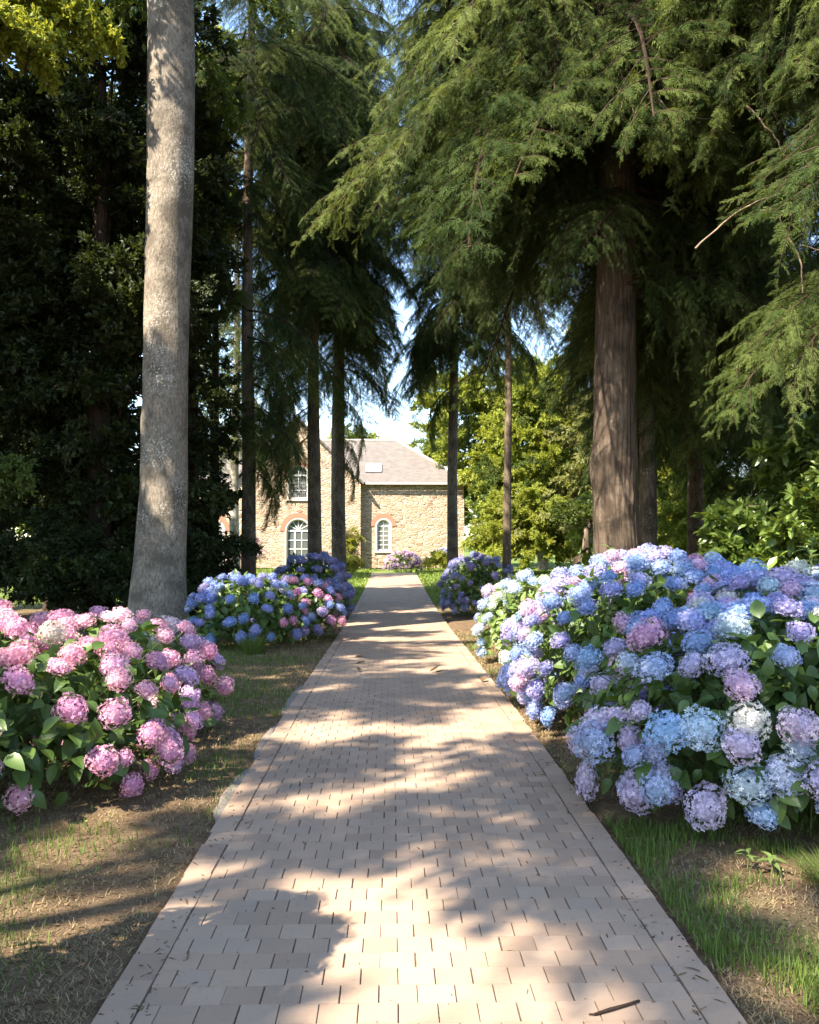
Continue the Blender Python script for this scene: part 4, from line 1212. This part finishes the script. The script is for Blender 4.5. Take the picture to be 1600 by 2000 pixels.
def hydrangea(label, lobes, n_heads, pal, rad, seed, n_leaf=220, n_fill=1500, leaf=0.13, group=None, lm='hleaf', pal_fn=None, far=False, face=0.65, shoots=(), space=1.5):
    g = np.random.default_rng(seed)
    lob = np.array(lobes, float)
    cx, cy = lob[:, 0].mean(), lob[:, 1].mean()
    base = Vector((cx, cy, float(gz(cy)) - 0.01))
    root = empty('hydrangea_shrub', base)
    tag(root, label, 'hydrangea', group)
    area = lob[:, 2] * lob[:, 3] + lob[:, 4] * (lob[:, 2] + lob[:, 3]) * 0.5
    pr_ = area / area.sum()
    def sample(scale, tight=True, low=0.10):
        for _ in range(400):
            l = lob[g.choice(len(lob), p=pr_)]
            d = nrm(g.normal(0, 1, 3))
            if d[2] < -0.72: d[2] = -d[2]
            if g.random() < face:
                toc = nrm(np.array([-l[0], -l[1], 0.9]))
                if d @ toc < -0.05: continue
            zc = 0.42 * l[4]
            rz = l[4] - zc if d[2] > 0 else zc
            hk = 1.0 if d[2] > 0 else (1 - d[2] ** 2) ** -0.36
            p = np.array([l[0] + d[0] * hk * l[2] * scale, l[1] + d[1] * hk * l[3] * scale, zc + d[2] * rz * scale])
            if p[2] < low: continue
            inside = False
            for m_ in lob:
                if m_ is l: continue
                zc2 = 0.42 * m_[4]; rz2 = m_[4] - zc2 if p[2] > zc2 else zc2
                e = ((p[0] - m_[0]) / m_[2]) ** 2 + ((p[1] - m_[1]) / m_[3]) ** 2 + ((p[2] - zc2) / rz2) ** 2
                if e < (scale * 0.92) ** 2: inside = True; break
            if inside: continue
            return p, d
        return p, d
    heads = []
    tries = 0
    pcs = [p for p, _ in pal]; pw = np.array([w for _, w in pal], float); pw /= pw.sum()
    stems = Acc()
    meshes = HEADS_FAR if far else HEADS
    while len(heads) < n_heads and tries < n_heads * 40:
        tries += 1
        p, d = sample(g.uniform(0.93, 1.06), low=rad[0] * 0.95)
        r = g.uniform(*rad)
        # heads keep their distance except where they crowd in clumps
        sp = space if fnoise(p[0] * 1.7 + p[2] * 1.3, p[1] * 1.7 - p[2], seed) < 0.46 else 1.0
        if any(((p - q) ** 2).sum() < (sp * (r + s) * 0.74) ** 2 for q, s in heads): continue
        # bare leafy gaps
        if fnoise(p[0] * 2.3 + 9 + p[2], p[1] * 2.3 + p[2] * 2.1, seed + 9) < 0.31: continue
        heads.append((p, r))
        o = bpy.data.objects.new('flower_head', meshes[g.integers(len(meshes))])
        COL.objects.link(o); o.parent = root
        loc = p - np.array([cx, cy, 0])
        o.location = loc
        tilt = nrm(d * 0.8 + np.array([0, 0, 0.7]) + g.normal(0, .2, 3))
        o.rotation_euler = Vector(tilt).to_track_quat('Z', 'Y').to_euler()
        o.rotation_euler.rotate_axis('Z', g.uniform(0, 6.28))
        k = r * g.uniform(0.93, 1.08)
        o.scale = (r * g.uniform(.85, 1.16), r * g.uniform(.85, 1.16), r * g.uniform(0.66, 0.95))
        pp, ww = pcs, pw
        if pal_fn:
            alt = pal_fn(p, g)
            if alt is not None:
                pp = [q for q, _ in alt]; ww = np.array([w for _, w in alt], float); ww /= ww.sum()
        c = np.array(s2l(pp[g.choice(len(pp), p=ww)])) * g.uniform(0.88, 1.12) + g.normal(0, 0.012, 3)
        o.color = (*np.clip(c, 0.02, 0.85), 1)
        # stem
        b = np.array([lob[0][0] * 0 + cx + (p[0] - cx) * 0.45, cy + (p[1] - cy) * 0.45, 0.0])
        s = np.linspace(0, 1, 6)[:, None]
        q = b + (p - d * r * 0.5 - b) * s + np.array([0, 0, 1.0]) * np.sin(s * np.pi) * 0.10
        stems.tube(q - np.array([cx, cy, 0]), np.linspace(0.006, 0.0035, 6), 4, cap=False)
    st = link('stem', stems.mesh('hydrangea_stems', [MAT['stem_green']]), root); st['kind'] = 'stuff'
    # leaves
    def leaf_frame(p, d, sc_):
        dv = nrm(d * np.array([1, 1, 0.2]) * 0.8 + g.normal(0, .55, 3) + np.array([0, 0, -0.25]))
        up = nrm(d * 0.7 + np.array([0, 0, 0.7]) + g.normal(0, .3, 3))
        return frames(dv[None], up[None])[0] * sc_
    for i in range(n_leaf):
        if i % 2 == 0 and heads:
            hp, hr = heads[g.integers(len(heads))]
            l = lob[np.argmin(((lob[:, :2] - hp[:2]) ** 2).sum(1))]
            d = nrm((hp - np.array([l[0], l[1], 0.3 * l[4]])) / l[[2, 3, 4]])
            p = hp - d * hr * 0.95 + g.normal(0, hr * 0.35, 3)
        else:
            p, d = sample(g.uniform(0.86, 0.99), low=0.06)
        Mx = leaf_frame(p, d, leaf * g.uniform(0.65, 1.25))
        o = bpy.data.objects.new('leaf', HL[lm][g.integers(3)])
        COL.objects.link(o); o.parent = root
        M4 = Matrix(Mx.tolist()).to_4x4(); M4.translation = Vector(p - np.array([cx, cy, 0]))
        o.matrix_local = M4
    a = Acc()
    for i in range(n_fill):
        p, d = sample(g.uniform(0.35, 0.95), low=0.04)
        V, Q = HLEAF[g.integers(3)]
        Mx = leaf_frame(p, d, leaf * g.uniform(0.6, 1.2))
        a.add(V @ Mx.T + p - np.array([cx, cy, 0]), Q, v=g.random() * 0.8 + 0.1)
    o = link('foliage', a.mesh('hydrangea_foliage', [MAT[lm]]), root); o['kind'] = 'stuff'
    # leafy shoots without flowers standing above the dome
    for (sx_, sy_, h0, h1, L_) in shoots:
        a = Acc().tube([(sx_ - cx, sy_ - cy, h0), (sx_ - cx + .01, sy_ - cy, h1)], [0.006, 0.004], 5)
        link('shoot', a.mesh('shoot', [MAT['stem_green']]), root)
        for q in range(9):
            az = q * 1.9; zz = h0 + (h1 - h0) * (0.25 + 0.75 * q / 8)
            el = -0.1 + 0.09 * q
            dv = np.array([math.cos(az) * math.cos(el), math.sin(az) * math.cos(el), math.sin(el)])
            Mx = frames(dv[None], np.array([[0, 0, 1.0]]))[0] * L_ * (1.1 - 0.06 * q)
            o = bpy.data.objects.new('leaf', HL['hleaf_light'][q % 3]); COL.objects.link(o); o.parent = root
            M4 = Matrix(Mx.tolist()).to_4x4(); M4.translation = Vector((sx_ - cx, sy_ - cy, zz)); o.matrix_local = M4
    return root

LPG = 'pink hydrangeas left of the path'
hydrangea('large pink hydrangea shrub in the left foreground', [(-2.45, 5.75, 1.12, 1.05, 1.00), (-2.35, 7.15, 0.97, 0.85, 0.98), (-3.6, 6.6, 1.2, 1.1, 1.12)], 205, PINK, (0.062, 0.096), 601, 299, 3000,
          pal_fn=lambda p, g: PINKEDGE if (p[0] > -1.75 and g.random() < .7) else None, group=LPG, lm='hleaf')
hydrangea('tall hydrangea shrub off the lower left edge that shades the path', [(-1.88, 2.28, 0.55, 0.62, 2.25)], 46, PINK, (0.08, 0.11), 602, 110, 3000, group=LPG)
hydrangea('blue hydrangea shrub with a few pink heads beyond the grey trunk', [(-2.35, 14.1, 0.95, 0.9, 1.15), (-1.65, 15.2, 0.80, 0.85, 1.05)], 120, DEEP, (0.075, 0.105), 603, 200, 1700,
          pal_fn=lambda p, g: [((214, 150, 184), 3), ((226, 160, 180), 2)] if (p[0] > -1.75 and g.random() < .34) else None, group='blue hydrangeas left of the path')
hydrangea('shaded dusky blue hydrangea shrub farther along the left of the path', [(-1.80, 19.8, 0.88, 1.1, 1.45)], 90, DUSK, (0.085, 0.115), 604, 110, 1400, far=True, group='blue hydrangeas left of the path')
RBG = 'blue hydrangeas right of the path'
hydrangea('huge pale blue and lilac hydrangea shrub in the right foreground', [(2.30, 5.35, 1.18, 1.18, 1.18), (2.95, 6.3, 1.0, 1.0, 1.36)], 225, BLUEW, (0.066, 0.114), 605, 290, 2600, group=RBG, leaf=0.13,
          pal_fn=lambda p, g: BLUE if (p[2] > 1.0 and g.random() < .65) else None, shoots=((3.05, 6.3, 1.2, 1.52, .15),))
hydrangea('pale blue hydrangea shrub at the right edge behind the huge one', [(4.0, 6.7, 1.2, 1.2, 1.45)], 150, BLUE, (0.070, 0.110), 611, 160, 1200, group=RBG, leaf=0.13,
          pal_fn=lambda p, g: BLUEW if g.random() < .5 else None, shoots=((3.35, 6.9, 1.2, 1.62, .16),))
hydrangea('deep blue and violet hydrangea shrub leaning over the path edge in the middle right', [(2.22, 7.4, 1.12, 1.1, 1.46), (1.82, 8.5, 0.74, 0.85, 1.05)], 260, BLUE, (0.066, 0.102), 606, 220, 2000, group=RBG,
          shoots=((2.05, 8.2, 1.15, 1.52, .17),))
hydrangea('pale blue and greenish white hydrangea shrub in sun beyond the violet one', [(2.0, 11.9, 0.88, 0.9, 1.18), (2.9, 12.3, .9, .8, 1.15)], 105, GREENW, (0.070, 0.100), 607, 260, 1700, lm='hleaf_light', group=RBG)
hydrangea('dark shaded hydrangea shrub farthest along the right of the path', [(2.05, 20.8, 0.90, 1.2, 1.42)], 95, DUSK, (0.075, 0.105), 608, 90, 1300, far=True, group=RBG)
hydrangea('small pink and white hydrangea at the end of the path under the window', [(0.55, 43.6, 0.95, 0.7, 1.02)], 80, FARP, (0.075, 0.11), 609, 40, 500, far=True)
hydrangea('small violet hydrangea against the house wall beside the right corner', [(2.9, 46.6, 0.6, 0.6, 1.25)], 26, BLUE, (0.09, 0.12), 610, 30, 300, far=True)

# ------------------------------------------------------------------ small plants, litter, grass
g = np.random.default_rng(900)
def tuft(label, loc, n, h, spread, mat, name='grass_tuft', group=None):
    a = Acc()
    for i in range(n):
        az = g.random() * 6.28; r = spread * math.sqrt(g.random()) * .5
        b = np.array([r * math.cos(az), r * math.sin(az), 0]); L = h * g.uniform(.6, 1.1)
        out_ = spread * g.uniform(.3, 1.0)
        tip = b + np.array([math.cos(az) * out_, math.sin(az) * out_, L])
        mid_ = b + (tip - b) * .5 + np.array([0, 0, L * .18])
        s = np.cross(tip - b, [0, 0, 1.0]); s = s / (np.linalg.norm(s) + 1e-6) * 0.0017
        a.add([b - s, b + s, mid_ + s, mid_ - s, tip], [(0, 1, 2, 3)], [(3, 2, 4)], v=g.random())
    o = link(name, a.mesh(name, [mat])); o.location = loc
    tag(o, label, 'plant', group)
    return o
tuft('small rounded feathery green plant in front of the blue hydrangea', (-2.05, 12.9, float(gz(12.9)) - .02), 520, 0.30, 0.30, MAT['grass_green'], 'feathery_plant')
tuft('long grass tuft at the right edge under the blue hydrangea', (2.02, 3.95, -.01), 420, 0.15, 0.20, MAT['grass_green'], group='long grass tufts at lower right')
tuft('grass tuft nearest the viewer at lower right', (1.60, 2.95, -.01), 380, 0.08, 0.16, MAT['grass_green'], group='long grass tufts at lower right')

def seedling(label, loc, n, L, hgt, mat, grp=None):
    r0 = empty('seedling', loc); tag(r0, label, 'plant', grp)
    link('stem', Acc().tube([(0, 0, 0), (.01, 0, hgt)], [.004, .003], 5).mesh('seedling_stem', [MAT['stem_green']]), r0)
    V, Q = leaf_template(4, 0.36, .2, .5)
    me = mesh('seedling_leaf', V, Q, None, [mat], np.full(len(V), .7), smooth=True)
    for q in range(n):
        az = q * 2.4; el = 0.5 - .1 * (q % 3)
        dv = np.array([math.cos(az) * math.cos(el), math.sin(az) * math.cos(el), math.sin(el)])
        o = link('leaf', me, r0)
        M4 = Matrix((frames(dv[None], np.array([[0, 0, 1.]]))[0] * L).tolist()).to_4x4(); M4.translation = (0, 0, hgt * (.6 + .4 * q / n)); o.matrix_local = M4
seedling('pale green seedling on the grass below the right hydrangea', (1.78, 4.10, 0), 8, .075, .10, MAT['hleaf_light'], 'seedlings at lower right')
seedling('thin leafy seedling left of the pale one below the right hydrangea', (1.69, 4.16, 0), 5, .06, .11, MAT['hleaf_light'], 'seedlings at lower right')
seedling('light green leafy sprout low at the right edge of the blue hydrangea', (2.22, 4.62, .05), 9, .10, .22, MAT['hleaf_light'], 'seedlings at lower right')

# twig and fallen leaves on the path
tw = Acc().tube([(-.085, -.035, .006), (-.03, -.012, .009), (.03, .016, .008), (.085, .045, .007)], [.005, .006, .005, .0045], 6)
tw.tube([(-.085, -.035, .006), (-.105, -.032, .005)], [.004, .003], 5)
o = link('twig', tw.mesh('twig', [MAT['twig_brown']], True)); o.location = (0.76, 2.965, 0); tag(o, 'short brown twig lying on the near right pavers', 'twig')
V, Q = leaf_template(4, .55, .5, -.25)
flm = mesh('fallen_leaf', V, Q, None, [MAT['litter']], np.full(len(V), .35), smooth=True)
for (x, y, s, rz, lab) in ((0.46, 10.75, .15, .3, 'curled dry leaf lying mid path on the sunny band'), (0.53, 10.7, .12, -.6, 'second dry leaf lying against the curled one mid path'),
                           (1.02, 9.9, .14, 1.2, 'dry leaf near the right edge beyond the middle of the path'), (-0.52, 12.4, .12, .4, 'far dry leaf near the left edge of the path'),
                           (-0.48, 11.6, .13, .1, 'dry leaf near the left edge a little closer than the far one'), (-0.40, 10.8, .1, 1.8, 'small dry leaf left of the mid path pair'),
                           (-0.87, 6.75, .035, .5, 'dark crumb on the left edge pavers beside the concrete strip')):
    o = link('fallen_leaf', flm); o.location = (x, y, float(gz(y)) + .012); o.rotation_euler = (g.normal(0, .15), g.normal(0, .15), rz); o.scale = (s, s, s)
    tag(o, lab, 'leaf', 'fallen leaves on the path')
# specks of debris on the pavers
a = Acc()
for i in range(900):
    x = g.uniform(PX0 + .05, PX1 - .05); y = 2.6 + 12 * g.random() ** 1.6
    u_ = g.random()
    if u_ < .35: x = (PX0 + EW + g.normal(0, .02)) if g.random() < .6 else PX1 - EW + g.normal(0, .02)
    elif u_ < .75: x = PX0 + abs(g.normal(0, .07)) if g.random() < .5 else PX1 - abs(g.normal(0, .07))
    s = g.uniform(.0015, .0045)
    az = g.random() * 6.28
    M = np.array(Euler((g.normal(0, .3), g.normal(0, .3), az)).to_matrix()) * s * np.array([g.uniform(1, 2.8) if g.random() < .6 else g.uniform(4, 8), 1 if g.random() < .6 else .5, .7])
    V = np.array([(-1, -1, 0), (1, -.7, 0), (1.1, .9, 0), (-.8, 1, 0), (0, 0, 1.3)])
    a.add(V @ M.T + [x, y, gz(y) + .001], None, [(0, 1, 4), (1, 2, 4), (2, 3, 4), (3, 0, 4)], v=g.random() * .5)
o = link('debris', a.mesh('debris', [MAT['litter']])); tag(o, 'tiny dark crumbs scattered over the pavers', 'debris', kind='stuff')

def scatter_blades(name, label, n, area, mat, hrange, dens, seed, wid=0.0015, lay=0.5, cat='grass'):
    gg = np.random.default_rng(seed)
    X = []; Y = []
    while sum(map(len, X)) < n:
        x = gg.uniform(area[0], area[1], n); u = gg.random(n)
        y = area[2] + (area[3] - area[2]) * u ** 1.5
        k = dens(x, y) > gg.random(n)
        k &= (x < PX0 - .015) | (x > PX1 + .015)
        X.append(x[k]); Y.append(y[k])
    x = np.concatenate(X)[:n]; y = np.concatenate(Y)[:n]
    z = ground_z(x, y)
    az = gg.random(n) * 6.28; h = gg.uniform(*hrange, n); ly = np.clip(gg.normal(lay, .3, n), .05, 2.5)
    dirn = np.stack([np.cos(az) * ly, np.sin(az) * ly, np.ones(n)], -1); dirn = nrm(dirn)
    b = np.stack([x, y, z - .003], -1)
    tip = b + dirn * h[:, None]
    mid_ = b + dirn * (h * .55)[:, None] + np.array([0, 0, 1.]) * (h * .10)[:, None]
    w = wid * (1 + y / 6)
    s = np.stack([-np.sin(az), np.cos(az), np.zeros(n)], -1) * w[:, None]
    V = np.stack([b - s, b + s, mid_ + s * .7, mid_ - s * .7, tip], 1).reshape(-1, 3)
    k = np.arange(n)[:, None] * 5
    Q = k + np.array([[0, 1, 2, 3]]); T = k + np.array([[3, 2, 4]])
    o = link(name, mesh(name, V, Q, T, [mat], np.repeat(gg.random(n), 5)))
    tag(o, label, cat, kind='stuff')
gden = lambda x, y: np.clip((fnoise(x * 1.1 + 3, y * 1.1, 21) - 0.50) * 6, 0.05, 1) * np.where(x > 0, 1, .95)
scatter_blades('grass', 'green grass patches on the borders beside the path', 34000, (-4.2, 4.0, 2.4, 16), MAT['grass_green'], (.025, .075), gden, 1)
gden2 = lambda x, y: np.clip((fnoise(x * 1.1 + 3, y * 1.1, 21) - 0.50) * 6, 0.0, 1) * (x > 1.2) * (y < 5.2)
scatter_blades('grass', 'longer green grass at the lower right beside the path', 11000, (1.2, 3.2, 2.4, 5.2), MAT['grass_green'], (.03, .085), gden2, 2)
dden = lambda x, y: np.clip(1.1 - (fnoise(x * 1.1 + 3, y * 1.1, 21) - 0.40) * 4, 0.15, 1) * np.clip(fnoise(x * 2.3, y * 2.3, 44) * 2.2 - .5, 0.1, 1)
scatter_blades('dry_grass', 'flattened dry straw and needles over the bare soil borders', 150000, (-4.2, 4.0, 2.4, 17), MAT['grass_dry'], (.012, .045), dden, 3, lay=1.8, cat='straw')
scatter_blades('lawn', 'sunlit lawn on both sides of the far end of the path', 60000, (-12, 14, 24, 48), MAT['lawn_green'], (.05, .11), lambda x, y: np.clip((y - 24) / 6, 0.05, 1), 4, wid=0.004)
# leaf litter
gg = np.random.default_rng(66)
N = 18000
x = np.where(gg.random(N) < .5, gg.uniform(-4.2, PX0 - .02, N), gg.uniform(PX1 + .02, 4, N)); y = 2.4 + 13 * gg.random(N) ** 1.4
P = np.stack([x, y, ground_z(x, y) + .006], -1)
M = frames(np.stack([gg.normal(0, 1, N), gg.normal(0, 1, N), gg.normal(0, .15, N)], -1), np.stack([gg.normal(0, .3, N), gg.normal(0, .3, N), np.ones(N)], -1)) * gg.uniform(.008, .03, N)[:, None, None]
V, F = inst(LEAF2[0], LEAF2[1], M, P)
o = link('leaf_litter', mesh('leaf_litter', V, F, None, [MAT['litter']], np.repeat(gg.random(N), 4))); tag(o, 'small brown dead leaves and bark bits on the soil', 'litter', kind='stuff')

for me in bpy.data.meshes:
    if me.users == 0: bpy.data.meshes.remove(me)
